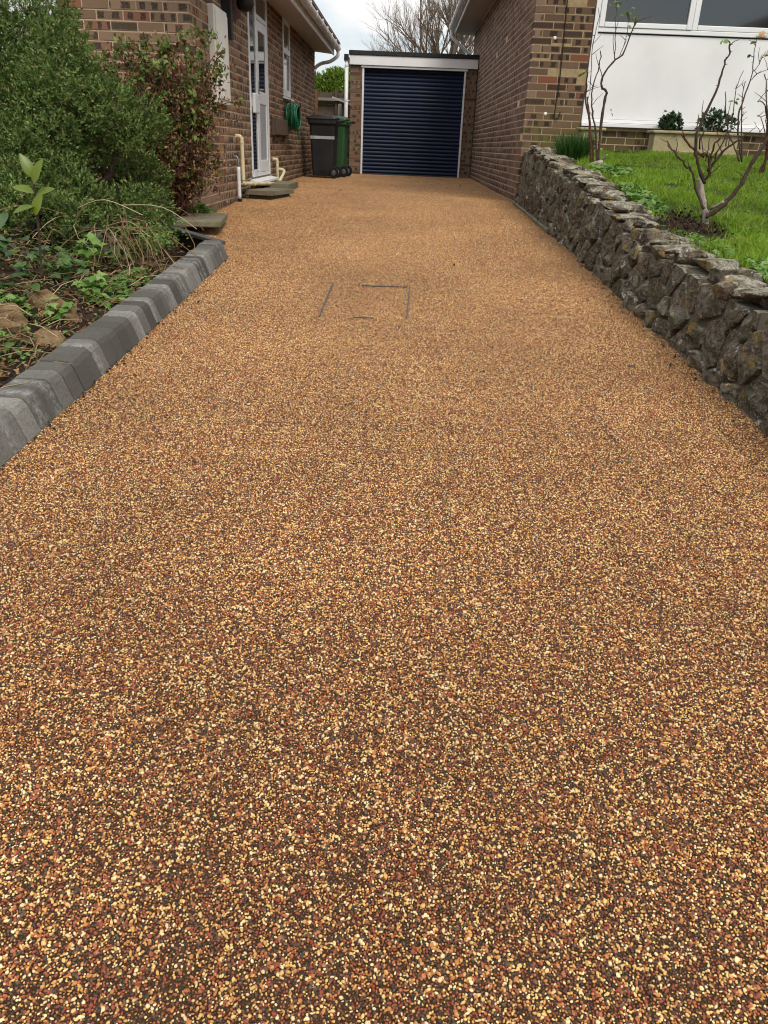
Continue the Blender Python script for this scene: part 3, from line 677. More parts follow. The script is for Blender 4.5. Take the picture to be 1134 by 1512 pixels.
# buff pointing on the lichen-weathered front pier, its brick also tinted for warmer light
MB().box(XR+.02, 2.02, YR0+REC-.002, YR0+REC+.05, .1, ZR-.01).build('front_pointing', mortar_mat('mortar_olive', (.37, .27, .15)), wr)
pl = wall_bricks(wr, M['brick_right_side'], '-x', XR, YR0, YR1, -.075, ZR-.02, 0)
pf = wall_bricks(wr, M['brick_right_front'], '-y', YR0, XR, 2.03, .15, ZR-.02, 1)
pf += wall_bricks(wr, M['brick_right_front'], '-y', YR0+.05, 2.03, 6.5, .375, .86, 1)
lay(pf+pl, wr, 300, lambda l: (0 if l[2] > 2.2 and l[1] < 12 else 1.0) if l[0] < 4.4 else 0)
fw = empty('front_panel_wall', parent=hr)
YF = YR0+.03
FR = [(2.03, 2.09), (3.08, 3.17), (4.6, 4.69), (6.1, 6.19)]
bx('frame_post', U, fw, 2.032, 2.085, YF-.03, YF+.06, .862, 2.7, .004)
bx('panel_sill', U, fw, 2.032, 6.5, YF-.06, YF+.1, .856, .895, .004)
bx('panel_rail', U, fw, 2.088, 6.5, YF-.012, YF+.06, .90, .935, .004)
px = [2.088, 6.5]
for a, b in zip([2.09, 4.6], [4.592, 6.5]): bx('white_panel', M['white_board'], fw, a, b, YF+.0, YF+.03, .938, 1.785, .002)
bx('shadow_gap', M['seal_black'], fw, 2.088, 6.5, YF+.002, YF+.06, 1.787, 1.797)
bx('transom', U, fw, 2.088, 6.5, YF-.02, YF+.06, 1.799, 1.842, .004)
for i, (a, b) in enumerate(((2.088, 3.12), (3.122, 4.64), (4.642, 6.5))):
    w = empty('window', parent=hr); wfm = empty('frame', parent=w)
    for q in ((a+.002, a+.06, 1.846, 2.75), (b-.06, b-.002, 1.846, 2.75), (a+.062, b-.062, 1.846, 1.895), (a+.062, b-.062, 2.69, 2.75)):
        bx('frame_bar', U, wfm, q[0], q[1], YF-.03+.012*(i == 1), YF+.04, q[2], q[3], .005)
    bx('pane', M['glass'], w, a+.04, b-.04, YF+.0, YF+.012, 1.88, 2.71)
    bx('curtain', simple('curtain_%d' % i, (.20, .22, .25), .9), w, a+.5, b-.06, YF+.09, YF+.10, 1.88, 2.7) if i == 5 else None
bx('interior', M['seal_black'], hr, 2.05, 6.5, YF+.07, YF+.2, .86, 2.75)
bx('head', M['white_board'], hr, 2.03, 6.5, YF-.02, YF+.2, 2.752, 2.84)
cbp = MB(); cbp.tube(smoothpath([(1.70, YR0-.012, 2.84), (1.705, YR0-.012, 2.08), (1.722, YR0-.012, 1.3), (1.708, YR0-.012, .97), (1.73, YR0-.012, .922), (1.762, YR0-.012, .935), (1.772, YR0-.012, .995)], 5), .006, 6); cbp.build('cable', M['cable'], hr, True)
for p in ((1.616, 1.721), (1.604, .966)):
    MB().lathe([(.019, 0), (.019, .006), (.011, .012)], 14, Matrix.Translation((p[0], YR0+.004, p[1])) @ Matrix.Rotation(R(90), 4, 'X')).build('wall_plug', M['offwhite_box'], hr, True)
ev = empty('eaves', parent=hr)
MB().prism([(XR+.3, 2.845), (.965, 2.80), (.965, 2.82), (XR+.3, 2.865)], 'y', 9.6, YR1+.12).build('soffit', M['soffit'], ev)
bx('fascia', M['white_board'], ev, .94, .963, 9.6, YR1+.12, 2.775, 2.95, .003)
bx('soffit_end', M['white_board'], ev, .965, XR+.1, YR1+.121, YR1+.14, 2.77, 2.95)
gutter(ev, .87, 2.90, 9.6, YR1+.2, -1)
MB().tube(smoothpath([(.87, YR1+.05, 2.86), (.88, YR1+.05, 2.74), (1.0, YR1+.05, 2.62), (1.25, YR1+.05, 2.44), (1.31, YR1+.05, 2.36), (1.31, YR1+.05, 2.2)], 4), .034, 10).build('downpipe', U, ev, True)
MB().prism([(.82, 2.95), (.82, 3.0), (5.0, 4.75), (9.2, 3.0), (9.2, 2.95), (5.0, 4.70)], 'y', 9.5, YR1+.2).build('roof', M['roof_tile'], hr)
MB().prism([(XR, 2.842), (8.6, 2.842), (5.0, 4.6)], 'y', YR0, YR0+.2).build('gable', M['white_board'], hr)

# ------------------------------------------------------------------ garage
YG = 17.5
gr = tag(empty('garage'), 'flat roofed brick garage with navy roller door between the two houses', 'garage')
gw = empty('wall', parent=gr)
mb = MB()
for a, b in ((-1.16, -.925), (1.135, 1.355)): mb.box(a+REC, b-REC, YG+REC, YG+.25, -.3, 2.0)
mb.box(-1.15, -.95, YG+.25, 23, -.3, 2.0); mb.box(-.95, 1.34, 22.8, 23, -.3, 2.0)
mb.build('mortar', mortar_mat('mortar_garage', (.22, .165, .115)), gw)
pl = wall_bricks(gw, M['brick_garage'], '-y', YG, -1.16, -.925, -.075, 2.0, 1) + wall_bricks(gw, M['brick_garage'], '-y', YG, 1.35, 1.135, -.075, 2.0, 0)
pl += wall_bricks(gw, M['brick_garage'], '-x', -1.16, YG+.1125, 22.9, -.075, 2.0, 1)
lay(pl, gw, 120, lambda l: 1 if l[1] < YG+.05 else .01)
gd = empty('roller_door', parent=gr)
n = 27; z0, z1 = .04, 1.955; hgt = (z1-z0)/n
prof = []
for k in range(7):
    a = k/6; prof.append((YG+.10-.013*math.sin(math.pi*a), hgt*.03+hgt*.86*a))
prof += [(YG+.125, hgt*.89), (YG+.125, hgt*.03)]
sm_ = MB().prism([(p[0], p[1]) for p in prof], 'x', -.885, 1.10).mesh('slat')
for i in range(n):
    o = link('slat', sm_, M['navy'], gd); o.location.z = z0+i*hgt
bx('backing', M['seal_black'], gd, -.9, 1.11, YG+.126, YG+.14, .03, 1.97)
bx('bottom_bar', simple('bar_grey', (.05, .065, .07), .5), gd, -.885, 1.10, YG+.075, YG+.12, .018, .0395)
fm = empty('door_frame', parent=gr)
bx('side_rail', U, fm, -.923, -.886, YG-.012, YG+.12, .018, 1.945, .004); bx('side_rail', U, fm, 1.101, 1.133, YG-.012, YG+.12, .018, 1.945, .004)
bx('head_rail', U, fm, -.945, 1.16, YG-.03, YG+.12, 1.948, 1.985, .004)
bx('fascia', M['white_board'], gr, -1.175, 1.352, YG-.055, YG-.02, 1.99, 2.155, .004)
MB().box(-1.19, 1.362, YG-.075, 23.05, 2.157, 2.235, .008).build('roof', M['roof_felt'], gr)
bx('roof_deck', M['brown_wood'], gr, -1.15, 1.35, YG-.018, 23, 2.001, 2.155)
bx('flashing', M['seal_black'], gr, 1.356, 1.3645, YG-.02, YG+.1, 0, 2.155)
bx('gutter', U, gr, -1.29, -1.192, YG-.03, 23, 2.05, 2.125, .01)
bx('gutter_end', M['seal_black'], gr, -1.285, -1.195, YG-.045, YG-.031, 2.06, 2.165)
MB().tube([(-1.235, YG+.01, 2.06), (-1.235, YG+.01, -.02)], .036, 12).build('downpipe', U, gr, True)
for z in (.95, 1.35, 1.95): MB().tube([(-1.235, YG+.01, z), (-1.235, YG+.01, z+.035)], .042, 12).build('pipe_clip', U, gr)
bx('pipe_bracket', U, gr, -1.235, -1.1595, YG+.02, YG+.03, 1.352, 1.37)

# ------------------------------------------------------------------ wheelie bins
def make_bin(name, mat, lidmat, label):
    o = tag(empty(name), label, 'bin', 'wheelie bins beside the garage')
    # local: front towards -x, wheels at +x, width along y
    def ring(x0, x1, w, z, r=.05):
        p = []
        for cx, cy, a0 in ((x1-r, w-r, 0), (x0+r, w-r, 90), (x0+r, -w+r, 180), (x1-r, -w+r, 270)):
            for k in range(4): a = R(a0+30*k); p.append((cx+r*math.cos(a), cy+r*math.sin(a), z))
        return p
    lv = [(-.22, .22, .215, .04), (-.235, .235, .225, .12), (-.255, .25, .235, .40), (-.285, .275, .252, .86), (-.30, .285, .26, .875), (-.32, .31, .28, .90), (-.32, .31, .28, .955)]
    mb = MB(); vs = []
    for a in lv: vs += ring(*a)
    n = 16; fs = [(i*n+j, i*n+(j+1) % n, (i+1)*n+(j+1) % n, (i+1)*n+j) for i in range(len(lv)-1) for j in range(n)]+[tuple(range(n))[::-1], tuple(range((len(lv)-1)*n, len(lv)*n))]
    mb.add(vs, fs).build('body', mat, o)
    mb = MB(); vs = []; ll = [(-.35, .30, .285, .957), (-.36, .31, .292, .975), (-.34, .30, .28, 1.0), (-.22, .24, .2, 1.03), (-.1, .12, .1, 1.038)]
    for a in ll: vs += ring(*a, r=.06)
    fs = [(i*n+j, i*n+(j+1) % n, (i+1)*n+(j+1) % n, (i+1)*n+j) for i in range(len(ll)-1) for j in range(n)]+[tuple(range(n))[::-1], tuple(range((len(ll)-1)*n, len(ll)*n))]
    mb.add(vs, fs).build('lid', lidmat, o)
    MB().tube(smoothpath([(.30, -.25, .93), (.39, -.25, .945), (.41, -.2, .95), (.41, .2, .95), (.39, .25, .945), (.30, .25, .93)], 4), .017, 8).build('handle', mat, o, True)
    MB().tube([(.24, -.24, .1), (.24, .24, .1)], .015, 8).build('axle', M['black_iron'], o)
    for s in (-1, 1):
        w = empty('wheel', parent=o); m = Matrix.Translation((.255, s*.262, .1)) @ Matrix.Rotation(R(90), 4, 'X')
        MB().lathe([(.065, -.024), (.092, -.024), (.1, -.014), (.1, .014), (.092, .024), (.065, .024)], 24, m).build('tyre', M['rubber'], w)
        MB().lathe([(.02, -.03), (.062, -.02), (.064, .0), (.062, .02), (.02, .03)], 20, m).build('rim', simple('rim', (.10, .10, .10), .5), w)
    return o
bk = make_bin('wheelie_bin', M['bin_black'], M['bin_black'], 'black wheelie bin with grey tape band, nearest the brick house')
mb = MB(); 
def band(z): 
    return .235+(z-.40)/.46*.017
mb.box(-.262, .258, -(band(.67)+.006), band(.67)+.006, .645, .695, .004); mb.build('tape_band', M['grey_tape'], bk)
bk.location = (-1.43, 14.95, gz(15)); bk.rotation_euler.z = R(-3); bk.scale = (.80, .92, .96)
gb = make_bin('wheelie_bin', M['bin_green'], M['bin_green'], 'green wheelie bin half hidden behind the black bin by the garage')
gb.location = (-1.30, 15.72, gz(15.8)); gb.rotation_euler.z = R(-5); gb.scale = (.80, .92, .97)

# ------------------------------------------------------------------ steps and slabs by the door
st = tag(empty('door_step', (0, 0, 0)), 'mossy concrete slab step with overhanging top, nearest the side door', 'step')
m = Matrix.Translation((-1.55, 9.72, 0)) @ Matrix.Rotation(R(-14), 4, 'Z')
MB().box(-.18, .15, -.34, .34, .005, .055, .003, m).build('slab', M['old_concrete'], st)
MB().box(-.15, .11, -.30, .30, -.07, .0045, .004, m).build('base_block', concrete('step_base', (.16, .12, .09)), st)
s2 = tag(MB().box(-1.80, -1.47, 10.75, 11.6, -.05, .075, .004).build('door_step', M['old_concrete']), 'worn grey concrete block step behind the mossy slab, below the door sill', 'step')
sb = tag(MB().box(-.26, .26, -.42, .36, -.05, .0, .01, Matrix.Translation((-1.78, 6.95, -.035)) @ Matrix.Rotation(R(8), 4, 'Z')).build('paving_slab', M['old_concrete']), 'flat paving slab with flaking edge at the left house corner', 'slab')

# ------------------------------------------------------------------ manhole edging
mh = tag(empty('manhole_cover'), 'square manhole cover filled with gravel, thin steel edges showing', 'manhole')
def strip(xa, ya, xb, yb, w=.010):
    a, b = Vector((xa, ya, gz(ya)+.0025)), Vector((xb, yb, gz(yb)+.0025)); d = (b-a).normalized(); nrm = Vector((-d.y, d.x, 0)).normalized()*w/2; up = Vector((0, 0, .004)); dn = Vector((0, 0, -.03))
    vs = [a-nrm+dn, a+nrm+dn, b+nrm+dn, b-nrm+dn, a-nrm+up, a+nrm+up, b+nrm+up, b-nrm+up]
    MB().add(vs, [(3, 2, 1, 0), (4, 5, 6, 7), (0, 1, 5, 4), (1, 2, 6, 5), (2, 3, 7, 6), (3, 0, 4, 7)]).build('edge_strip', simple('steel_edge', (.055, .055, .055), .55, .4, .3, 30, .2) if 'se' not in M else M['se'], mh)
strip(-.42, 4.13, -.418, 4.95, .009); strip(.045, 4.16, .062, 4.94, .007)
strip(-.24, 4.94, -.10, 4.94, .012); strip(-.098, 4.945, .055, 4.945, .004); strip(-.24, 4.15, -.13, 4.148, .009)

# ------------------------------------------------------------------ kerb
kb = tag(empty('kerb'), 'charcoal concrete kerb blocks edging the planted bed', 'kerb')
prof = [(-.145, -.10), (.0, -.10), (.02, -.02), (.018, .0), (-.012, .085), (-.024, .103), (-.040, .11), (-.137, .11), (-.145, .103)]
kl = .102
km = MB().prism(prof, 'y', -kl/2+.0022, kl/2-.0022).mesh('kerb_block')
bmk = bmesh.new(); bmk.from_mesh(km); bmesh.ops.bevel(bmk, geom=[e for e in bmk.edges if abs(e.verts[0].co.y-e.verts[1].co.y) < 1e-6], offset=.004, segments=1, affect='EDGES'); bmk.to_mesh(km); bmk.free()
y = -.8; i = 0
while y < 5.72:
    o = link('kerb_block', km, M['kerb'], kb); x = float(np.interp(y, [-1, 2.1, 5.72], [-1.185, -1.19, -1.245]))
    sl_ = math.atan2(gz(y+.1)-gz(y-.1), .2)
    o.location = (x+float(rng.normal(0, .002)), y, gz(y)+float(rng.normal(.006, .0022))); o.rotation_euler = (sl_+float(rng.normal(0, .008)), float(rng.normal(0, .01)), R(.9)+float(rng.normal(0, .008)))
    y += kl
kend = y
eb = tag(empty('edging_board'), 'black edging board closing the far end of the planted bed', 'edging')
a, b = Vector((-1.285, 5.70)), Vector((-2.02, 6.62)); d = b-a; ang = math.atan2(d.y, d.x); L = d.length
m = Matrix.Translation((a.x, a.y, gz(5.7))) @ Matrix.Rotation(ang, 4, 'Z') @ Matrix.Rotation(-math.atan2(gz(6.62)-gz(5.7)-.02, L), 4, 'Y')
MB().box(0, L, -.012, .012, -.30, .085, .003, m).build('board', M['seal_black'], eb)
MB().box(-.02, L, -.035, .03, .0855, .11, .004, m).build('top_rail', simple('dark_rail', (.075, .073, .068), .8), eb)

# ------------------------------------------------------------------ rubble wall
sw = tag(empty('stone_wall'), 'low lichen covered rubble stone wall holding up the lawn', 'wall')
def clip(poly, n, c):                        # keep n.p <= c
    o = []
    for i in range(len(poly)):
        p, q = poly[i], poly[(i+1) % len(poly)]; dp, dq = n[0]*p[0]+n[1]*p[1]-c, n[0]*q[0]+n[1]*q[1]-c
        if dp <= 0: o.append(p)
        if (dp < 0) != (dq < 0) and dp != dq: t = dp/(dp-dq); o.append((p[0]+(q[0]-p[0])*t, p[1]+(q[1]-p[1])*t))
    return o
rs = random.Random(5)
Y0, Y1 = 1.2, 10.08
def zmap(y, t): b, tp = gz(y)-.03, wz(y)-.05; return b+(tp-b)*t
seeds = []; y = Y0-.3
while y < Y1+.3:
    hgt = wz(y)-gz(y); nrow = 3 if hgt < .47 else 4
    for r_ in range(nrow): seeds.append((y+rs.uniform(-.075, .075)+(.07 if r_ % 2 else 0), (r_+.5+rs.uniform(-.3, .3))/nrow*.46))
    y += rs.uniform(.15, .26)
swt = [rs.uniform(-1, 1) for _ in seeds]
def xface(z, y): return XR-.005+.05*(z-gz(y))/.5     # slight batter
for i, s0 in enumerate(seeds):
    poly = [(max(Y0, s0[0]-.4), 0), (min(Y1, s0[0]+.4), 0), (min(Y1, s0[0]+.4), .46), (max(Y0, s0[0]-.4), .46)]
    if poly[0][0] >= poly[1][0]: continue
    for j, s1 in enumerate(seeds):
        if j == i or abs(s1[0]-s0[0]) > .7: continue
        n = (s1[0]-s0[0], (s1[1]-s0[1])*1.15); nl = math.hypot(*n)
        n = (n[0]/nl, n[1]/nl); kk = .5+.16*(swt[i]-swt[j]); mid = (s0[0]+(s1[0]-s0[0])*kk, s0[1]+(s1[1]-s0[1])*kk); poly = clip(poly, n, n[0]*mid[0]+n[1]*mid[1]-.004)
        if len(poly) < 3: break
    if len(poly) < 3: continue
    cx = sum(p[0] for p in poly)/len(poly); cy = sum(p[1] for p in poly)/len(poly)
    K = 22; ringp = []
    for k in range(K):
        a = 2*math.pi*(k+rs.uniform(-.2, .2))/K; dx, dy = math.cos(a), math.sin(a); best = 9
        for q in range(len(poly)):
            p1, p2 = poly[q], poly[(q+1) % len(poly)]; ex, ey = p2[0]-p1[0], p2[1]-p1[1]; den = dx*ey-dy*ex
            if abs(den) < 1e-9: continue
            t = ((p1[0]-cx)*ey-(p1[1]-cy)*ex)/den; u = ((p1[0]-cx)*dy-(p1[1]-cy)*dx)/den
            if t > 0 and -.001 <= u <= 1.001: best = min(best, t)
        if best > 1: best = .05
        best *= .985+rs.uniform(-.06, .02); ringp.append((dx*best, dy*best))
    out_ = rs.uniform(.008, .028); off = rs.uniform(0, 90)
    pls = [(rs.uniform(0, .014), rs.gauss(0, .30), rs.gauss(0, .30)) for _ in range(5)]+[(.02, 0, rs.uniform(-.1, .2))]
    def face(Yp, z, qx, qy): return out_+min(c_+gx*qx+gy*qy for c_, gx, gy in pls)+.004*noise.fractal((Yp*14, z*14, off), 1, 2, 4)+.003*noise.noise((Yp*50, z*42, off))
    V = []; F = []
    lv = ((1.0, -.07, 0), (.985, -.006, 0), (.955, 0, .6), (.85, 0, .95), (.62, 0, 1), (.34, 0, 1))
    for sc_, d_, w_ in lv:
        for px_, py_ in ringp:
            Yp, tp = cx+px_*sc_, (cy+py_*sc_)/.46; z = zmap(Yp, tp)
            dd = max(.0, face(Yp, z, px_*sc_, py_*sc_))*w_ if w_ else d_
            V.append((xface(z, Yp)-dd, Yp, z))
    z = zmap(cx, cy/.46); V.append((xface(z, cx)-max(0, face(cx, z, 0, 0)), cx, z))
    nr = len(lv)
    F = [(r_*K+k, r_*K+(k+1) % K, (r_+1)*K+(k+1) % K, (r_+1)*K+k) for r_ in range(nr-1) for k in range(K)]+[((nr-1)*K+k, (nr-1)*K+(k+1) % K, nr*K) for k in range(K)]
    me = bpy.data.meshes.new('stone'); me.from_pydata(V, [], F)
    bmn = bmesh.new(); bmn.from_mesh(me); bmesh.ops.recalc_face_normals(bmn, faces=bmn.faces[:]); bmn.to_mesh(me); bmn.free()
    me.polygons.foreach_set('use_smooth', np.ones(len(me.polygons), bool)); me.set_sharp_from_angle(angle=R(24))
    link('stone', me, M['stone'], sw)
# core
ys = list(np.arange(-1.5, 10.05, .2))+[10.085]; V = []; F = []
for yy in ys: b, t_ = gz(yy)-.15, wz(yy)-.055; V += [(XR-.001, yy, b), (XR+.043, yy, t_), (1.66, yy, t_), (1.66, yy, b)]
for j in range(len(ys)-1):
    for k in range(4): F.append((j*4+k, j*4+(k+1) % 4, (j+1)*4+(k+1) % 4, (j+1)*4+k))
link('core', npmesh('core', V, F), M['mortar_dark'], sw)
def rock(name, loc, size, rot, mat, seed, parent=None, rough=.22, npt=22):
    """angular stone: hull of scattered points, edges knocked off, faces roughened"""
    rr = random.Random(seed); bm = bmesh.new()
    for k in range(npt):
        v = Vector((rr.uniform(-1, 1), rr.uniform(-1, 1), rr.uniform(-1, 1))); m_ = max(abs(v.x), abs(v.y), abs(v.z)); v = v/m_*rr.uniform(.82, 1.0)
        v.x *= 1-.25*abs(v.y)**3; bm.verts.new(v)
    r_ = bmesh.ops.convex_hull(bm, input=bm.verts[:]); bmesh.ops.delete(bm, geom=[g_ for g_ in r_['geom_interior'] if isinstance(g_, bmesh.types.BMVert)], context='VERTS')
    for v in bm.verts: v.co = Vector((v.co.x*size[0], v.co.y*size[1], v.co.z*size[2]))
    bmesh.ops.bevel(bm, geom=bm.edges[:], offset=min(size)*.12, segments=1, affect='EDGES')
    bmesh.ops.triangulate(bm, faces=bm.faces[:]); bmesh.ops.subdivide_edges(bm, edges=[e for e in bm.edges if e.calc_length() > .05], cuts=1, use_grid_fill=True)
    off = rr.uniform(0, 99)
    for v in bm.verts: v.co += Vector((noise.noise(v.co*22+Vector((off, 0, 0))), noise.noise(v.co*22+Vector((0, off, 0))), noise.noise(v.co*22+Vector((0, 0, off)))))*min(size)*rough*.55
    me = bpy.data.meshes.new(name); bm.to_mesh(me); bm.free(); me.polygons.foreach_set('use_smooth', np.ones(len(me.polygons), bool)); me.set_sharp_from_angle(angle=R(26))
    o = link(name, me, mat, parent); o.location = loc; o.rotation_euler = rot; return o
# capping stones: flat, tilted slabs laid along the top, two thin courses where the wall is high
y = 1.0; k = 0
while y < 10.0:
    L = rs.uniform(.12, .30); w_ = rs.uniform(.10, .14); h_ = rs.uniform(.028, .06); yc = y+L/2; sl_ = math.atan2(wz(yc+.1)-wz(yc-.1), .2)
    rock('capping_stone', (XR+.135+rs.uniform(-.015, .03), yc, wz(yc)-.03+rs.uniform(-.015, .008)), (w_, L*.52, h_), (rs.uniform(-.14, .14)+sl_, rs.uniform(-.08, .12), rs.uniform(-.3, .3)), M['stone'], 100+k, sw, .3)
    if rs.random() < .8: rock('capping_stone', (XR+.25, yc+rs.uniform(-.05, .05), wz(yc)-.045), (rs.uniform(.05, .09), rs.uniform(.06, .11), h_), (sl_+rs.uniform(-.2, .2), rs.uniform(-.2, .2), rs.uniform(0, 3)), M['stone'], 300+k, sw, .3)
    if rs.random() < .5: rock('capping_stone', (XR+.09+rs.uniform(-.02, .02), yc+rs.uniform(-.08, .08), wz(yc)+.012), (rs.uniform(.05, .08), rs.uniform(.06, .12), .02), (sl_+rs.uniform(-.1, .1), rs.uniform(-.1, .1), rs.uniform(0, 3)), M['stone'], 500+k, sw, .3)
    y += L*.95; k += 1
rock('capping_stone', (1.40, 3.42, .07), (.045, .13, .035), (.05, .35, -.75), M['stone'], 990, sw, .12)
fl = tag(MB().box(1.325, 1.36, 7.6, 10.05, -.14, -.0, .004, Matrix.Identity(4)).build('footing_strip', M['old_concrete']), 'narrow concrete footing strip at the wall foot near the right house corner', 'footing')
fl.location = (0, 0, -.0); fl.rotation_euler = (0, 0, 0)
me = fl.data
for v in me.vertices: v.co.z += gz(v.co.y)+.035 if v.co.z > -.07 else -.2

# rocks in the bed
tag(rock('rock', (-1.80, 3.32, -.19), (.20, .17, .085), (.1, .15, .5), M['sandstone'], 41, rough=.2), 'flat tan sandstone rock in the bed at the left picture edge', 'rock')
tag(rock('rock', (-1.60, 3.62, -.20), (.17, .06, .05), (.1, .35, -.5), M['sandstone'], 47, rough=.2), 'long thin sandstone piece lying behind the flat tan rock', 'rock')
tag(rock('rock', (-1.475, 3.22, -.275), (.085, .075, .075), (.4, .1, .2), M['sandstone'], 52, rough=.2), 'small blunt brown rock leaning against the kerb', 'rock')

# ------------------------------------------------------------------ vegetation helpers
def unit(a): return a/np.maximum(np.linalg.norm(a, axis=-1, keepdims=True), 1e-9)
def rdir(n): return unit(rng.normal(size=(n, 3)))
def leaf_quads(P, D, N, L, Wd, fold=.12, mid=.45):
    """one rhombic folded leaf per row"""
    n = len(P); L = np.broadcast_to(np.asarray(L, float), (n,))[:, None]; Wd = np.broadcast_to(np.asarray(Wd, float), (n,))[:, None]
    S = unit(np.cross(D, N)); N = unit(np.cross(S, D))
    a = P; b = P+D*L*mid+S*Wd*.5+N*L*fold; c = P+D*L-N*L*fold*.6; d = P+D*L*mid-S*Wd*.5+N*L*fold
    V = np.stack([a, b, c, d], 1).reshape(-1, 3); F = np.arange(4*n).reshape(n, 4); return V, F
def big_leaves(P, D, N, L, Wd, curl=.25, seg=5):
    """pointed oval leaves with a mid rib, seg cross rows each"""
    n = len(P); L = np.broadcast_to(np.asarray(L, float), (n,)); Wd = np.broadcast_to(np.asarray(Wd, float), (n,))
    S = unit(np.cross(D, N)); N = unit(np.cross(S, D)); V = []; F = []
    w = [.15, .72, 1.0, .97, .68, .04] if seg == 5 else [.3, 1, .7, .02]
    for i in range(n):
        b = len(V)
        for k, wk in enumerate(w):
            t = k/(len(w)-1); c = P[i]+D[i]*L[i]*t-N[i]*L[i]*curl*t*t; h = N[i]*Wd[i]*.12*wk
            V += [c-S[i]*Wd[i]*.5*wk+h, c, c+S[i]*Wd[i]*.5*wk+h]
        for k in range(len(w)-1):
            q = b+k*3; F += [(q, q+1, q+4, q+3), (q+1, q+2, q+5, q+4)]
    return np.array(V), np.array(F)
def blades(P, D, L, Wd, bend, seg=3):
    n = len(P); S = unit(np.cross(D, rdir(n))); B = unit(rng.normal(size=(n, 3))*[1, 1, .15]); V = []; rows = seg+1
    L = np.asarray(L)[:, None]; Wd = np.broadcast_to(np.asarray(Wd, float), (n,))[:, None]; bend = np.asarray(bend)[:, None]
    out_ = []
    for k in range(rows):
        t = k/seg; c = P+D*L*t*(1-.25*bend*t)+B*L*bend*t*t*.7-np.array([0, 0, 1])*L*bend*t*t*.35
        wv = Wd*(1-.92*t**1.5)*.5; out_ += [c-S*wv, c+S*wv]
    V = np.stack(out_, 1).reshape(-1, 3); base = (np.arange(n)*rows*2)[:, None]
    F = np.concatenate([base+np.array([[2*k, 2*k+1, 2*k+3, 2*k+2]]) for k in range(seg)], 0); return V, F
def joinq(parts):
    V = []; F = []; b = 0
    for v, f in parts: V.append(v); F.append(f+b); b += len(v)
    return np.concatenate(V), np.concatenate(F)
def sprigs(P, D, nl, ll, lw, sl, spread=.9):
    """short leafy twigs: nl leaves up each"""
    n = len(P); parts = []
    for k in range(nl):
        t = (k+.5)/nl; r = rdir(n); r = unit(r-D*np.sum(r*D, 1, keepdims=True))
        d = unit(D*(.35+.7*t)+r*spread*(1.1-.6*t)); p = P+D*sl*t*np.ones((n, 1))
        s = rng.uniform(.65, 1.15, n); parts.append(leaf_quads(p, d, unit(D+r*-.4), ll*s, lw*s))
    return joinq(parts)
def lump_points(lumps, n, inner=.15):
    w = np.array([l[3]**2 for l in lumps]); idx = rng.choice(len(lumps), n, p=w/w.sum()); L = np.array(lumps)
    d = rdir(n); c = L[idx, :3]; r = L[idx, 3]
    f = 1+.12*np.array([noise.noise(Vector(x)*4.0) for x in (c+d*r[:, None])])+rng.normal(0, .04, n)
    k = rng.random(n) < inner; f = np.where(k, f*rng.uniform(.55, .95, n), f)
    P = c+d*(r*f)[:, None]
    keep = np.ones(n, bool)
    for j, l in enumerate(lumps):
        keep &= ~((np.linalg.norm(P-L[j, :3], axis=1) < l[3]*.8) & (idx != j))
    return P[keep], d[keep]
def stems(base, tips, r0, name, mat, parent, wob=.06, n=5, r1=.25):
    mb = MB()
    for t_ in tips:
        b = Vector(base)+Vector((random.uniform(-.04, .04), random.uniform(-.04, .04), 0)); t_ = Vector(t_); pts = []
        for k in range(6):
            u = k/5; p = b.lerp(t_, u); p.z = b.z+(t_.z-b.z)*(u**.85); pts.append(p+Vector((random.gauss(0, wob*.3), random.gauss(0, wob*.3), random.gauss(0, wob*.2)))*(0 < k < 5))
        mb.tube(pts, [r0*(1-(1-r1)*k/5) for k in range(6)], n)
    return mb.build(name, mat, parent, True)

# ---- big small-leaved shrub
sh = tag(empty('evergreen_shrub'), 'large rounded dark green small-leaved shrub filling the left bed', 'shrub')
HL = [(-2.69, 6.0, 1.05, .35), (-2.41, 5.9, .94, .31), (-2.9, 5.8, .85, .46), (-2.15, 5.8, .76, .25), (-2.36, 5.5, .58, .37), (-1.97, 5.7, .66, .19), (-1.84, 5.9, .64, .13),
      (-2.05, 5.15, .17, .20), (-1.85, 5.4, .09, .16), (-2.53, 5.1, .31, .30), (-1.70, 5.6, .08, .11), (-2.57, 6.2, 1.22, .18), (-2.99, 6.1, 1.17, .30), (-3.3, 5.6, .7, .45), (-2.9, 5.2, .3, .4), (-1.72, 5.15, .0, .12), (-1.98, 4.82, .03, .15), (-2.3, 4.75, .12, .22), (-2.25, 6.25, .30, .26), (-2.0, 6.3, .25, .2), (-2.5, 6.1, .45, .3)]
HS = []
for l in HL:
    for k in range(int(6+90*l[3]**1.6)):
        d_ = Vector((random.gauss(0, 1), random.gauss(0, 1), random.gauss(.15, 1))).normalized(); q = Vector(l[:3])+d_*l[3]*random.uniform(.62, 1.0)
        HS.append((q.x, q.y, q.z, random.uniform(.055, .12)))
P, D = lump_points(HS, 20000, .10)
Pi, Di = lump_points(HL, 5000, 1.0); P = np.concatenate([P, Pi]); D = np.concatenate([D, Di])
D = unit(D*.75+np.array([0, 0, .45])+rng.normal(0, .32, D.shape))
V, F = sprigs(P-D*.03, D, 9, .026, .012, .064)
link('foliage', npmesh('foliage', V, F), M['hebe'], sh)
stems((-2.35, 5.75, -.05), [(l[0], l[1], l[2]) for l in HL]+[(l[0]+.1, l[1]-.1, l[2]+.1) for l in HL], .02, 'stem', M['bark_brown'], sh, .1)

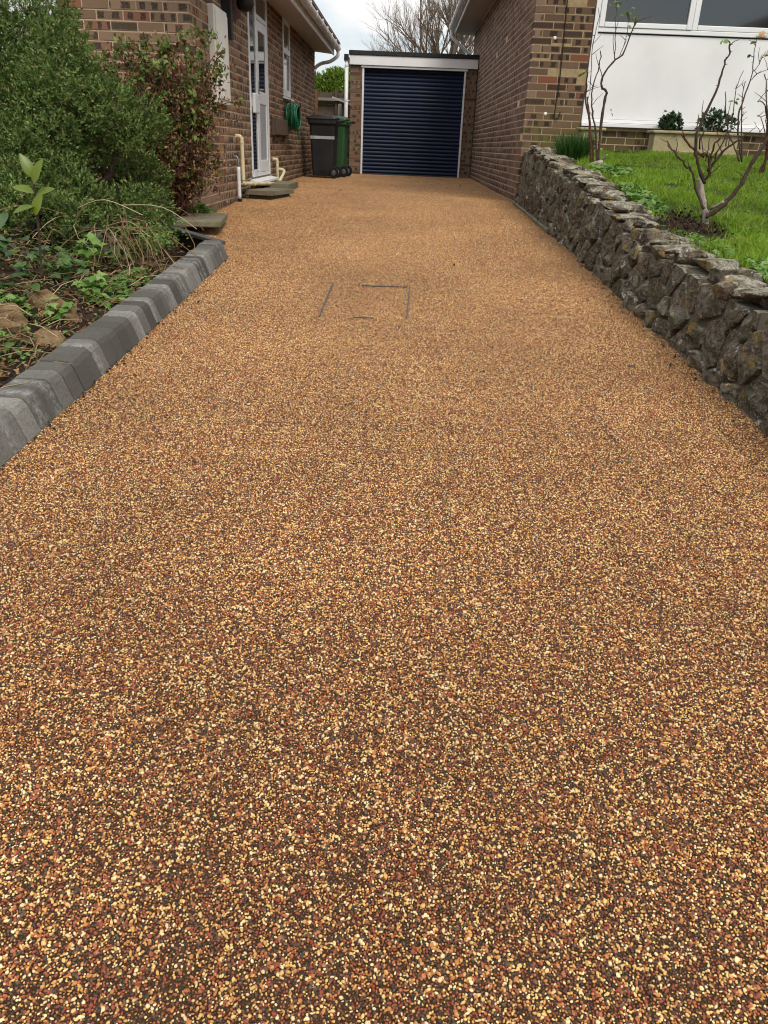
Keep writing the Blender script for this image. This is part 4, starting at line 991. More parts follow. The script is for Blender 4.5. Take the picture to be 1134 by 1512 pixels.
# ---- upright half-bare shrub with red stems by the house corner
fu = tag(empty('deciduous_shrub'), 'half bare upright shrub with red stems and dry leaves before the house corner', 'shrub')
tips = []
for i in range(165):
    a = random.uniform(0, 2*math.pi); rr = math.sqrt(random.random())
    x = -1.99+.50*rr*math.cos(a); y = 6.86+.28*rr*math.sin(a); z = random.uniform(.45, 1.30)*(1-.20*rr*rr)
    tips.append((x+.08*(z-.5), y, z))
tips += [(-1.47, 6.98, 1.25), (-1.50, 7.0, .92), (-1.62, 7.0, 1.24), (-2.05, 6.9, 1.22), (-1.92, 7.0, 1.23), (-2.2, 6.9, 1.08), (-1.58, 7.0, .70), (-1.66, 6.9, .35), (-1.72, 6.9, .22), (-1.52, 7.0, 1.08), (-1.85, 6.85, 1.2), (-1.75, 6.9, 1.18), (-1.55, 6.95, 1.30), (-1.60, 7.0, 1.05), (-1.54, 6.95, .80), (-1.68, 6.95, 1.30), (-1.50, 6.95, 1.17), (-1.57, 6.9, .55)]
stems((-1.93, 6.88, -.06), tips, .0085, 'stem', M['bark_red'], fu, .22, 5, .3)
tp = np.array(tips); nt_ = len(tp)
# side twigs
tw = []
for t_ in tips:
    for k in range(3):
        u = random.uniform(.45, .95); b = Vector((-1.93, 6.88, -.06)).lerp(Vector(t_), u); tw.append((b, b+Vector((random.gauss(0, .07), random.gauss(0, .06), random.uniform(.0, .10)))))
mb = MB()
for a, b in tw: mb.tube([a, (a+b)/2+Vector((random.gauss(0, .01), 0, .01)), b], [.004, .003, .0018], 4, False)
tag(mb.build('twig', M['bark_red'], fu), kind='stuff')
ends = np.array([list(b) for a, b in tw]+tips)
sel = ends[rng.random(len(ends)) < .62]; hi = sel[(sel[:, 2] > .62) | (rng.random(len(sel)) < .35)]
parts = []
for k in range(17):
    d = unit(rdir(len(hi))+np.array([0, 0, .1])); s = rng.uniform(.6, 1.25, len(hi)); parts.append(leaf_quads(hi+rng.normal(0, .022, hi.shape), d, unit(rdir(len(hi))+np.array([0, -.4, .9])), .046*s, .029*s))
V, F = joinq(parts); link('foliage', npmesh('foliage', V, F), M['fuchsia'], fu)
P = np.concatenate([ends]*10); P = P+rng.normal(0, .06, P.shape); P[:, 2] -= .08; d = unit(rdir(len(P))-np.array([0, 0, .5]))
V, F = leaf_quads(P, d, rdir(len(P)), .034, .017, .2); link('dry_leaf', npmesh('dry', V, F), M['deadleaf'], fu)

# ---- bright sapling and glossy plant at the left edge
def whorl_plant(name, label, mat, leaves, stemp, smat, cat='plant'):
    o = tag(empty(name), label, cat); L_ = np.array([l[:3] for l in leaves], float); D_ = unit(np.array([l[3:6] for l in leaves], float))
    V, F = big_leaves(L_, D_, unit(np.array([l[6:9] for l in leaves], float)), np.array([l[9] for l in leaves]), np.array([l[10] for l in leaves]))
    ob = link('foliage', npmesh('leaves', V, F, True), mat, o); MB().tube(smoothpath(stemp, 4), .006, 6).build('stem', smat, o, True); return o
whorl_plant('sapling', 'young sapling with broad lime green leaves in front of the shrub', M['limeleaf'],
    [(-1.74, 3.9, .36, -.35, -.1, 1, .5, -.8, .3, .12, .052), (-1.735, 3.88, .34, .35, -.1, 1, -.3, -.9, .3, .12, .05), (-1.75, 3.9, .30, -1, -.2, .45, .2, -.6, .8, .10, .045), (-1.76, 3.9, .20, .35, -.2, 1, -.4, -.9, .2, .11, .06), (-1.75, 3.92, .29, .9, .1, .5, -.3, -.8, .6, .09, .04), (-1.76, 3.9, .24, -.8, -.5, -.1, .2, -.4, .9, .10, .045)],
    [(-1.80, 3.95, -.12), (-1.77, 3.93, .1), (-1.745, 3.9, .36)], M['bark_brown'])
lv = []
for i in range(26):
    a = random.uniform(0, 2*math.pi); zz = random.uniform(-.12, .16); x, y = -1.87+random.gauss(0, .05), 3.70+random.gauss(0, .06)
    lv.append((x, y, zz, math.cos(a), math.sin(a)-.3, random.uniform(.1, .9), 0, -.3, 1, random.uniform(.10, .16), random.uniform(.045, .06)))
whorl_plant('laurel_plant', 'low plant with glossy dark green leaves at the left picture edge', M['laurel'], lv, [(-1.93, 3.75, -.2), (-1.92, 3.72, .12)], M['bark_brown'])

# ---- lobed leaf plants in the bed
def lobed_patch(name, label, cx, cy, rx, ry, n, size, mat, hgt=.09, zf=None, cat='plant', group=None, droop=.5):
    o = tag(empty(name), label, cat, group); V = []; F = []; sv = MB()
    for i in range(n):
        a = random.uniform(0, 2*math.pi); r_ = math.sqrt(random.random()); x, y = cx+rx*r_*math.cos(a), cy+ry*r_*math.sin(a)
        g0 = (zf or bedz)(x, y); z = g0+hgt*random.uniform(.25, 1.0)*(1-.4*r_); s = size*random.uniform(.6, 1.2)
        nv = Vector((random.gauss(0, .35), random.gauss(-.15, .35), 1)).normalized(); t1 = nv.orthogonal().normalized(); t2 = nv.cross(t1); c = Vector((x, y, z)); b = len(V); V.append(c-nv*s*.12); K = 15; ph = random.uniform(0, 6)
        for k in range(K):
            th = 2*math.pi*k/K; rr = s*(.5+.20*math.cos(5*th+ph*0)+.05*math.cos(15*th)); rr *= .35 if k == 0 else 1
            V.append(c+(t1*math.cos(th+ph)+t2*math.sin(th+ph))*rr+nv*s*.1*math.sin(3*th+ph)-Vector((0, 0, droop*rr*rr/s*.4)))
        for k in range(K): F.append((b, b+1+k, b+1+(k+1) % K))
        sv.tube([(cx+(x-cx)*.5, cy+(y-cy)*.5, g0-.02), ((cx+x)/2*.3+x*.7, y, (g0+z)/2), c], .0016, 4, False)
    link('foliage', npmesh('leaves', np.array([list(v) for v in V]), np.array(F)), mat, o); sv.build('stalk', M['weed'], o); return o
lobed_patch('leafy_plant', 'bright green lobed plant against the middle of the kerb', -1.50, 4.0, .13, .17, 60, .052, M['weed'], .13)
lobed_patch('leafy_plant', 'pale green creeping plant between the rocks and the straw stems', -1.62, 3.55, .13, .13, 26, .05, M['weed'], .10)
lobed_patch('leafy_plant', 'small leafed weed beside the brown rock at the kerb', -1.58, 3.02, .13, .16, 46, .028, M['weed'], .06)
lobed_patch('leafy_plant', 'dense low green weed in front of the laurel', -1.80, 3.45, .14, .14, 60, .04, M['weed'], .09)
lobed_patch('leafy_plant', 'dull green creeper on the slope below the dark shrub', -1.75, 4.75, .2, .12, 40, .055, M['laurel'], .14)
lobed_patch('leafy_plant', 'mid green leafy plant between kerb and straw stems', -1.46, 4.38, .07, .16, 34, .045, M['weed'], .10)
lobed_patch('leafy_plant', 'ivy-like plant on the slope left of the lobed plant', -1.82, 4.15, .16, .2, 50, .06, M['laurel'], .16)
lobed_patch('leafy_plant', 'broad leafed plant under the dark shrub', -1.72, 4.5, .13, .12, 14, .085, M['weed'], .20)
lobed_patch('withered_plant', 'withered grey leaved plant at the foot of the dark shrub', -1.95, 4.75, .28, .14, 24, .075, M['greyleaf'], .24)
lobed_patch('withered_plant', 'withered grey brown leaves behind the lime sapling', -2.15, 4.25, .16, .16, 18, .07, M['greyleaf'], .30)
lobed_patch('corner_plant', 'low bright green plant on the slab at the house corner', -1.84, 7.30, .17, .10, 70, .045, M['weed'], .10, lambda x, y: -.045)
# feathery plant by the kerb end
fe = tag(empty('feathery_plant'), 'grey green fern-like plant drooping beside the far end of the kerb', 'plant')
P = []; D = []
for i in range(26):
    a = random.uniform(-2.2, .6); b = Vector((-1.58+random.gauss(0, .05), 5.0+random.gauss(0, .13), -.06)); e = b+Vector((random.uniform(.02, .2), random.uniform(-.15, .25), random.uniform(-.02, .12)))
    for k in range(26):
        u = k/25; p = b.lerp(e, u); p.z += .07*math.sin(math.pi*u); P.append(p); D.append(Vector((random.gauss(0, 1), random.gauss(0, 1), random.gauss(0, .5))).normalized())
V, F = leaf_quads(np.array([list(p) for p in P]), np.array([list(p) for p in D]), rdir(len(P)), .03, .012); link('foliage', npmesh('f', V, F), M['weed'], fe)
# straw clump
sc_ = tag(empty('straw_clump'), 'clump of dry tan straw stems leaning over the kerb', 'straw')
mb = MB()
for i in range(48):
    b = Vector((-1.68+random.gauss(0, .10), 4.92+random.gauss(0, .11), random.uniform(-.04, .13))); e = b+Vector((random.gauss(.20, .09), random.gauss(-.40, .13), -.17+random.uniform(-.03, .09)))
    w_ = Vector((random.gauss(0, .03), random.gauss(0, .03), random.gauss(0, .02))); mb.tube([b, b.lerp(e, .4)+Vector((0, 0, .05))+w_, b.lerp(e, .75)+Vector((0, 0, .03))+w_, e], [.0018, .002, .0016, .0008], 4, False)
for i in range(16):
    b = Vector((random.uniform(-2.0, -1.5), random.uniform(4.3, 5.0), random.uniform(.02, .2))); a = random.uniform(-2.6, .4); l = random.uniform(.25, .55); e = b+Vector((math.cos(a)*l, math.sin(a)*l, -random.uniform(.0, .16)))
    mb.tube(smoothpath([b, b.lerp(e, .5)+Vector((random.gauss(0, .03), random.gauss(0, .03), .06)), e], 4), .0022, 4, False)
mb.build('stalk', M['straw'], sc_)
# litter: twigs and dead leaves over the soil
mb = MB()
for i in range(620):
    x, y = random.uniform(-2.3, -1.38), random.uniform(2.3, 5.3); z = bedz(x, y)+random.uniform(.0, .06); a = random.uniform(0, 6.28); l = random.uniform(.04, .22)
    d = Vector((math.cos(a), math.sin(a), random.uniform(-.1, .35)))*l; p = Vector((x, y, z))
    mb.tube([p, p+d*.5+Vector((random.gauss(0, .012), random.gauss(0, .012), .015)), p+d], [.0022, .002, .001], 4, False)
tw_ = mb.build('fallen_twigs', M['straw']); tag(tw_, 'tangle of thin dry twigs strewn over the dark bed soil', 'twigs', kind='stuff')
n = 3800; x = rng.uniform(-2.5, -1.37, n); y = rng.uniform(2.0, 6.3, n); z = np.array([bedz(a, b) for a, b in zip(x, y)])+.008
V, F = leaf_quads(np.stack([x, y, z], 1), unit(rdir(n)*[1, 1, .3]), unit(rdir(n)*.5+[0, 0, 1]), rng.uniform(.015, .05, n), rng.uniform(.01, .03, n), .2)
tag(link('leaf_litter', npmesh('litter', V, F), M['deadleaf']), 'brown leaf litter covering the bed soil', 'litter', kind='stuff')
n = 1000; x = rng.uniform(-2.3, -1.37, n); y = rng.uniform(2.2, 4.9, n); z = np.array([bedz(a, b) for a, b in zip(x, y)])+rng.uniform(.01, .05, n)
V, F = leaf_quads(np.stack([x, y, z], 1), unit(rdir(n)*[1, 1, .3]), unit(rdir(n)*.5+[0, 0, 1]), rng.uniform(.012, .035, n), rng.uniform(.01, .022, n), .15)
tag(link('bed_seedlings', npmesh('seedlings', V, F), M['weed']), 'scattered tiny green seedlings over the bed soil', 'seedlings', kind='stuff')

# ---- lawn
def lawn_grass():
    n = 130000; x = 1.66+rng.random(n)**1.25*4.0; y = 2.2+rng.random(n)*7.55
    keep = np.ones(n, bool)
    keep &= ((x-1.86)/.26)**2+((y-5.35)/.42)**2 > 1+.4*rng.normal(size=n)        # bare soil round the rose
    edge = 1.72+.10*np.sin(y*3.1)+.06*np.sin(y*9)
    keep &= (x > edge) | (rng.random(n) < .30)
    keep &= np.array([noise.noise((a*3.1, b*3.1, 2)) > -.42 for a, b in zip(x, y)])
    x, y = x[keep], y[keep]; z = np.array([lz(a, b) for a, b in zip(x, y)]); n = len(x)
    tuft = np.array([noise.noise((a*2.3, b*2.3, 7)) for a, b in zip(x, y)])
    L = rng.uniform(.035, .075, n)*(1+1.2*np.clip(tuft, -.3, 1)); D = unit(rng.normal(0, .33, (n, 3))*[1, 1, 0]+[0, 0, 1])
    V, F = blades(np.stack([x, y, z-.005], 1), D, L, rng.uniform(.0035, .006, n), rng.uniform(.2, 1.0, n), 2)
    tag(link('lawn_grass', npmesh('grass', V, F), M['grass']), 'lush green lawn grass above the stone wall', 'grass', kind='stuff')
    # long tussocks hanging over the border
    n = 6500; c = rng.integers(0, 30, n); cx = rng.uniform(1.95, 2.9, 30); cy = rng.uniform(3.2, 5.6, 30); x = cx[c]+rng.normal(0, .06, n); y = cy[c]+rng.normal(0, .06, n)
    k = ((x-1.86)/.24)**2+((y-5.35)/.4)**2 > 1; x, y = x[k], y[k]; n = len(x); z = np.array([lz(a, b) for a, b in zip(x, y)])
    D = unit(rng.normal(0, .45, (n, 3))*[1, 1, 0]+[0, 0, 1]); V, F = blades(np.stack([x, y, z-.005], 1), D, rng.uniform(.08, .17, n), .005, rng.uniform(.5, 1.5, n), 3)
    tag(link('long_grass', npmesh('grass', V, F), M['grass']), 'longer drooping grass tussocks along the lawn border', 'grass', kind='stuff')
lawn_grass()
lobed_patch('border_weed', 'leafy weeds on the wall top left of the soil patch', 1.74, 6.15, .10, .55, 170, .05, M['weed'], .07, lz)
lobed_patch('border_weed', 'grey green weeds on the wall top below the near rose', 1.76, 4.75, .12, .35, 60, .035, M['weed'], .05, lz)
lobed_patch('border_weed', 'weeds behind the wall at the right picture edge', 1.80, 3.75, .14, .45, 110, .035, M['weed'], .06, lz)
lobed_patch('border_weed', 'ivy-like weeds at the foot of the far rose', 1.85, 7.5, .17, .40, 110, .05, M['weed'], .08, lz)
so = link('soil_patch', sheet(list(np.linspace(1.60, 2.15, 12)), list(np.linspace(4.95, 5.80, 14)), lambda x, y: lz(x, y)+.012-.05*(((x-1.87)/.28)**2+((y-5.37)/.43)**2)), M['soil']); tag(so, kind='structure')
n = 420; x = rng.normal(1.87, .13, n); y = rng.normal(5.36, .2, n); z = np.array([lz(a, b) for a, b in zip(x, y)])+.014
V, F = leaf_quads(np.stack([x, y, z], 1), unit(rdir(n)), unit(rdir(n)), rng.uniform(.012, .04, n), rng.uniform(.01, .03, n), .3)
tag(link('soil_crumbs', npmesh('crumbs', V, F), simple('crumb', (.06, .038, .025), .95, .1, .5, 30, .5)), 'loose crumbs and bits on the bare soil round the near rose', 'soil', kind='stuff')
# iris clump
ir = tag(empty('iris_clump'), 'dense dark green grassy clump by the right house corner', 'plant')
n = 700; a = rng.uniform(0, 6.28, n); r_ = rng.random(n)**.5; x = 1.76+.15*r_*np.cos(a); y = 8.9+.15*r_*np.sin(a); z = np.array([lz(p, q) for p, q in zip(x, y)])
D = unit(np.stack([np.cos(a)*r_*.35, np.sin(a)*r_*.35, np.ones(n)], 1)+rng.normal(0, .08, (n, 3))); V, F = blades(np.stack([x, y, z], 1), D, rng.uniform(.2, .34, n), .009, rng.uniform(.1, .6, n), 3)
link('foliage', npmesh('iris', V, F), M['iris'], ir)

# ---- roses
def rose(name, label, branches, dy, leaves=(), buds=(), flowers=()):
    o = tag(empty(name), label, 'rose bush'); rr = random.Random(label)
    for i, (mat, r0, r1, pts) in enumerate(branches):
        ph = rr.uniform(0, 6); q = []
        for k, p in enumerate(pts): q.append(Vector((p[0], p[1]+dy*math.sin(ph)*(k/max(1, len(pts)-1)), p[2])))
        sp_ = smoothpath(q, 4); n_ = len(sp_); sp_ = [p+Vector((rr.gauss(0, .0035), rr.gauss(0, .0035), rr.gauss(0, .003))) for p in sp_]
        mb = MB().tube(sp_, [(r0+(r1-r0)*k/(n_-1))*(1+.18*rr.uniform(-1, 1)) for k in range(n_)], 7)
        for k in range(2, n_-1, 2):             # thorns and buds
            d = Vector((rr.gauss(0, 1), rr.gauss(0, 1), rr.gauss(.3, .5))).normalized(); mb.tube([sp_[k], sp_[k]+d*(r0*.6+.012)], [.0028, .0008], 4, False)
        mb.build('branch', M[mat], o, True)
        if r0 < .02 and n_ > 6:
            tb = MB()
            for _ in range(rr.choice((2, 3, 4))):
                k = rr.randrange(n_//4, n_-1); d = Vector((rr.gauss(0, 1), rr.gauss(0, .8), rr.uniform(.2, 1.4))).normalized(); l = rr.uniform(.04, .16); p = sp_[k]
                tb.tube([p, p+d*l*.5+Vector((rr.gauss(0, .008), rr.gauss(0, .008), .006)), p+d*l], [.0032, .0026, .0014], 5)
            tag(tb.build('side_twig', M[mat], o, True), kind='stuff')
    if leaves:
        P = []; D = []
        for (x, y, z, n_, s) in leaves:
            for k in range(n_): P.append((x+rr.gauss(0, s), y+rr.gauss(0, s), z+rr.gauss(0, s))); D.append((rr.gauss(0, 1), rr.gauss(0, 1), rr.gauss(.2, .6)))
        P, D = np.array(P), unit(np.array(D))
        for q in range(len(P)):
            V, F = big_leaves(P[q:q+1], D[q:q+1], unit(rdir(1)+[0, -.5, .8]), rng.uniform(.035, .055, 1), rng.uniform(.022, .034, 1), .2, 3); link('leaf', npmesh('leaf', V, F, True), M['weed'], o)
    for (x, y, z, s) in flowers:
        P = []; D = []; N = []
        for ring_, cnt, tilt in ((.15, 5, 1.6), (.5, 6, .9), (.9, 7, .35), (1.0, 7, -.1)):
            for k in range(cnt):
                a = 2*math.pi*(k+rr.random()*.5)/cnt; P.append((x+s*.1*math.cos(a), y+s*.1*math.sin(a), z)); D.append((math.cos(a)*ring_, math.sin(a)*ring_-.25, tilt*.7)); N.append((-math.cos(a)*tilt, -math.sin(a)*tilt, 1))
        V, F = big_leaves(np.array(P), unit(np.array(D)), unit(np.array(N)), np.full(len(P), s), np.full(len(P), s*.85), -.25, 3); link('flower', npmesh('flower', V, F, True), M['petal'], o)
    return o
def yb(pts, y): return [(p[0], y, p[1]) for p in pts]
B = 'bark_brown'; G = 'bark_grey'; RD = 'bark_red'
rose('rose_bush', 'bare pruned rose with thick pale trunk in the soil patch', [
 (G, .026, .017, yb([(2.035, .05), (2.03, .16), (1.99, .30), (1.95, .44)], 5.5)),
 (B, .010, .004, yb([(1.985, .26), (1.91, .38), (1.86, .5), (1.84, .51), (1.77, .57), (1.72, .62), (1.69, .66)], 5.5)),
 (B, .012, .004, yb([(1.955, .42), (1.91, .48), (1.87, .56), (1.83, .7), (1.86, .8), (1.9, .97), (1.91, 1.08), (1.92, 1.15), (1.9, 1.2)], 5.5)),
 (RD, .008, .007, yb([(1.92, .57), (1.83, .63), (1.77, .7)], 5.5)), (B, .011, .006, yb([(1.95, .43), (1.96, .49), (1.92, .58), (1.87, .59)], 5.5)),
 (B, .009, .006, yb([(1.96, .49), (2.0, .58), (2.05, .65), (2.09, .68)], 5.5)), (RD, .007, .005, yb([(1.96, .49), (1.96, .57), (1.96, .64), (1.98, .68)], 5.5)),
 (B, .017, .010, yb([(2.01, .22), (2.06, .25), (2.12, .32), (2.17, .41), (2.2, .51), (2.24, .61), (2.29, .72), (2.36, .84)], 5.5)),
 (G, .011, .009, yb([(2.03, .26), (2.07, .32)], 5.5)), (G, .009, .008, yb([(2.10, .29), (2.16, .31)], 5.5)), (B, .004, .002, yb([(1.85, .66), (1.81, .81)], 5.5)), (B, .005, .004, yb([(1.88, .62), (1.85, .72)], 5.5)),
 (B, .005, .003, yb([(1.99, .57), (2.02, .72), (2.0, .80)], 5.5)), (B, .004, .002, yb([(2.04, .64), (2.07, .76)], 5.5)), (RD, .004, .002, yb([(1.93, .55), (1.94, .70)], 5.5))],
 .10, [(1.90, 5.5, 1.21, 2, .008), (1.69, 5.5, .67, 1, .004)])
rose('rose_bush', 'tall thin bare rose with twisted base near the right house corner', [
 (G, .04, .03, yb([(1.73, .36), (1.80, .46), (1.88, .49)], 8.2)), (RD, .012, .005, yb([(1.8, .46), (1.72, .83), (1.65, 1.03), (1.63, 1.2), (1.61, 1.24)], 8.2)), (RD, .011, .007, yb([(1.82, .46), (1.74, .83), (1.69, 1.05)], 8.2)),
 (B, .010, .004, yb([(1.85, .47), (1.79, .76), (1.73, .92), (1.7, 1.12), (1.73, 1.29), (1.72, 1.41)], 8.2)), (B, .015, .004, yb([(1.86, .47), (1.83, .91), (1.84, 1.08), (1.8, 1.12), (1.78, 1.21), (1.88, 1.35), (1.93, 1.39), (1.98, 1.57), (2.0, 1.68)], 8.2)),
 (B, .004, .002, yb([(1.88, 1.35), (1.85, 1.57), (1.83, 1.76), (1.82, 1.84)], 8.2)), (B, .004, .002, yb([(1.88, 1.35), (1.81, 1.53)], 8.2)), (B, .004, .002, yb([(1.69, 1.12), (1.67, 1.47), (1.7, 1.67), (1.71, 1.69)], 8.2)), (B, .005, .002, yb([(1.79, 1.19), (1.71, 1.4)], 8.2)), (G, .010, .006, yb([(1.86, .48), (1.91, .56)], 8.2)),
 (B, .003, .002, yb([(1.92, 1.38), (1.95, 1.55), (1.93, 1.70)], 8.2))],
 .12, [(1.60, 8.2, 1.24, 5, .015), (1.83, 8.2, 1.78, 9, .035), (2.0, 8.2, 1.70, 8, .03), (1.93, 8.2, 1.70, 4, .02), (1.92, 8.2, .92, 2, .01), (2.0, 8.25, 1.55, 2, .01)])
rose('rose_bush', 'thin rose carrying pale orange blooms in front of the white panel', [
 (B, .009, .004, yb([(3.36, .55), (3.27, .71), (3.19, .86), (3.11, 1.16)], 8.6)), (B, .009, .003, yb([(3.38, .55), (3.27, .89), (3.28, 1.11), (3.31, 1.26), (3.31, 1.42), (3.29, 1.58)], 8.6)), (B, .005, .003, yb([(3.22, .85), (3.19, 1.19), (3.24, 1.34)], 8.6)),
 (B, .008, .003, yb([(3.39, .55), (3.31, .89), (3.27, 1.11), (3.27, 1.26)], 8.6)), (B, .004, .002, yb([(3.31, 1.26), (3.35, 1.32), (3.47, 1.37)], 8.6)), (B, .004, .002, yb([(3.31, 1.33), (3.36, 1.40), (3.38, 1.47)], 8.6)), (B, .004, .002, yb([(3.3, .75), (3.3, .91), (3.36, 1.0)], 8.6)), (B, .004, .002, yb([(3.29, 1.45), (3.22, 1.46)], 8.6))],
 .10, [(3.25, 8.6, 1.47, 2, .01), (3.27, 8.6, 1.59, 3, .02), (3.2, 8.6, 1.05, 3, .03)], (), [(3.31, 8.58, 1.61, .062), (3.41, 8.56, 1.465, .055)])
rose('rose_bush', 'leafless many-stemmed rose at the right picture edge', [
 (RD, .010, .005, yb([(3.36, .42), (3.36, .65), (3.36, .88), (3.42, 1.1)], 8.0)), (RD, .009, .004, yb([(3.37, .42), (3.35, .74), (3.26, 1.02), (3.19, 1.05)], 8.0)), (B, .008, .004, yb([(3.38, .45), (3.34, .79), (3.24, 1.13), (3.19, 1.27)], 8.0)), (RD, .005, .002, yb([(3.35, .70), (3.23, .92), (3.19, .93)], 8.0)), (RD, .009, .006, yb([(3.32, .40), (3.35, .56), (3.41, .66)], 8.0)),
 (RD, .004, .002, yb([(3.36, .65), (3.26, .80), (3.18, .88)], 8.0)), (RD, .004, .002, yb([(3.36, .85), (3.28, 1.0), (3.24, 1.16)], 8.0)), (RD, .004, .002, yb([(3.36, .75), (3.31, .90), (3.30, 1.05)], 8.0))], .10)

# ---- troughs with plants under the white panel
def trough(x0, x1, label):
    o = tag(empty('planter_trough'), label, 'planter', 'stone planters under the white panel'); y0, y1, z0, z1 = 9.74, 10.02, .60, .835
    mb = MB(); mb.box(x0+.03, x1-.03, y0+.03, y1-.03, z0, z1-.03, .006); mb.build('body', M['trough'], o)
    MB().box(x0, x1, y0, y1, z1-.029, z1, .008).build('rim', M['trough'], o); MB().box(x0+.01, x1-.01, y0+.01, y1-.01, z0-.02, z0+.03, .006).build('foot', M['trough'], o)
    bx('pot_soil', M['soil'], o, x0+.04, x1-.04, y0+.04, y1-.04, z1+.001, z1+.006); return o
trough(2.78, 3.79, 'long buff stone planter holding two dark plants under the white panel'); trough(1.96, 2.25, 'short buff stone planter beside the brick pier')
def pot_plant(x, w, h, label, flower=False):
    o = tag(empty('pot_plant'), label, 'plant'); lum = [(x+random.gauss(0, w*.25), 9.88+random.gauss(0, .04), .84+h*random.uniform(.25, .65), w*random.uniform(.2, .32)) for _ in range(9)]
    P, D = lump_points(lum, 380, .2); V, F = sprigs(P, unit(D+[0, 0, .3]), 4, .045, .028, .03); link('foliage', npmesh('f', V, F), M['pot_leaf'], o)
    stems((x, 9.88, .83), [(l[0], l[1], l[2]) for l in lum], .006, 'stem', M['bark_brown'], o)
    if flower: V, F = leaf_quads(np.array([(x-.08, 9.85, 1.03)]*8)+rng.normal(0, .008, (8, 3)), rdir(8), rdir(8), .026, .02); link('flower', npmesh('f', V, F), M['pink_petal'], o)
pot_plant(2.99, .21, .16, 'dark green potted plant with a pink flower', True); pot_plant(3.54, .26, .20, 'wider dark green potted plant at the right end of the planter')

# ---- beyond the yard: fence, posts, hedge, bare trees
fn = tag(empty('board_fence'), 'weathered brown board fence seen between house and garage', 'fence')
for i in range(12): bx('board', M['fence_wood'], fn, -4.2, -1.30, 21.0+.03*(i % 2), 21.02+.03*(i % 2), .1+.132*i, .1+.132*i+.128)
for x in (-1.75, -2.5, -3.4): bx('batten', M['fence_wood'], fn, x, x+.05, 20.96, 20.998, .1, 1.78)
bx('rail', M['pale_wood'], fn, -4.2, -1.45, 20.90, 20.955, 1.50, 1.56)
tag(MB().box(-2.20, -2.10, 20.3, 20.4, -.1, 1.66, .012).build('fence_post', M['orange_wood']), 'rough orange brown post next to the left house wall', 'post')
tag(MB().lathe([(.05, -.1), (.05, 1.36), (.042, 1.40), (.02, 1.41)], 12, Matrix.Translation((-1.57, 20.2, 0))).build('fence_post', M['pale_wood']), 'pale round topped wooden post behind the green bin', 'post')
tag(MB().box(-.3, .3, -.01, .01, -.02, .02, .003, Matrix.Translation((-1.5, 20.6, 1.47)) @ Matrix.Rotation(R(17), 4, 'Y')).build('leaning_board', M['grey_tape']), 'thin pale strip leaning on the fence beside the garage', 'board')
hg = tag(empty('conifer_hedge'), 'bright yellow green conifer hedge behind the fence', 'hedge')
lum = [(x, 22.3+random.gauss(0, .15), 1.66+random.uniform(-.1, .2), random.uniform(.34, .46)) for x in np.arange(-3.3, -1.0, .2)]+[(x, 22.2, 1.0, .55) for x in np.arange(-3.3, -1.0, .3)]
P, D = lump_points(lum, 22000, .2); V, F = sprigs(P, unit(D+[0, 0, .5]), 5, .09, .035, .13); link('foliage', npmesh('hedge', V, F), M['conifer'], hg)
stems((-2.0, 22.3, 0), [(-2.0, 22.3, 1.5), (-1.7, 22.3, 1.5), (-2.4, 22.3, 1.6)], .03, 'trunk', M['bark_brown'], hg)
def bare_tree(label, base, seed, stems_, L0, r0, depth, cap=6000):
    o = tag(empty('bare_tree'), label, 'tree'); rr = random.Random(seed); thick = MB(); thin = MB(); cnt = [0]
    def grow(p, d, L, r, lv):
        if cnt[0] > cap: return
        cnt[0] += 1; pts = [p]; q = p.copy(); dd = d.copy()
        for k in range(4):
            dd = (dd+Vector((rr.gauss(0, .09), rr.gauss(0, .09), rr.gauss(.035, .05)))).normalized(); q = q+dd*L/4; pts.append(q.copy())
        (thick if lv < 1 else thin).tube(pts, [r*(1-.13*k) for k in range(5)], 8 if lv < 1 else (5 if lv < 3 else 3), False)
        if lv >= depth: return
        for k in range(rr.choice((4, 5)) if lv < 2 else rr.choice((3, 4))):
            a = rr.uniform(0, 6.28); sp_ = rr.uniform(.2, .62); o1 = dd.orthogonal().normalized(); o2 = dd.cross(o1)
            nd = (dd*math.cos(sp_)+(o1*math.cos(a)+o2*math.sin(a))*math.sin(sp_)+Vector((0, 0, .12))).normalized()
            grow(pts[rr.choice((1, 2, 3, 4))], nd, L*rr.uniform(.5, .78), r*rr.uniform(.42, .6), lv+1)
    B_ = Vector(base); top = B_+Vector((0, 0, stems_[0][2]))
    thick.tube([B_, B_.lerp(top, .5)+Vector((.05, 0, 0)), top], [r0*2.2, r0*1.9, r0*1.7], 10, False)
    for (dx, dy, _z, k) in stems_:
        p = B_+Vector((0, 0, _z)); grow(p, Vector((dx, dy, 1)).normalized(), L0*k, r0, 0)
    thick.build('trunk', M['bark_tree'], o, True); thin.build('crown', M['bark_tree'], o); return o
bare_tree('leafless many-branched tree rising behind the garage roof', (1.35, 32, .0), 3, [(-.9, 0, 2.2, 1), (-.55, .3, 2.4, 1), (-.25, -.2, 2.4, 1.05), (0, .2, 2.5, 1.1), (.2, -.1, 2.4, 1.1), (.5, .1, 2.4, 1.0), (.9, .1, 2.2, 1.0), (-1.3, -.1, 2.1, .9), (.1, .4, 2.5, 1.1)], 1.9, .075, 5, 15000)
bare_tree('small distant bare bush above the hedge beside the garage', (-1.7, 34, 0), 9, [(-.4, 0, 1.6, 1), (.1, .1, 1.7, 1), (.5, 0, 1.6, 1), (-.8, 0, 1.5, .9)], .9, .04, 3, 1500)

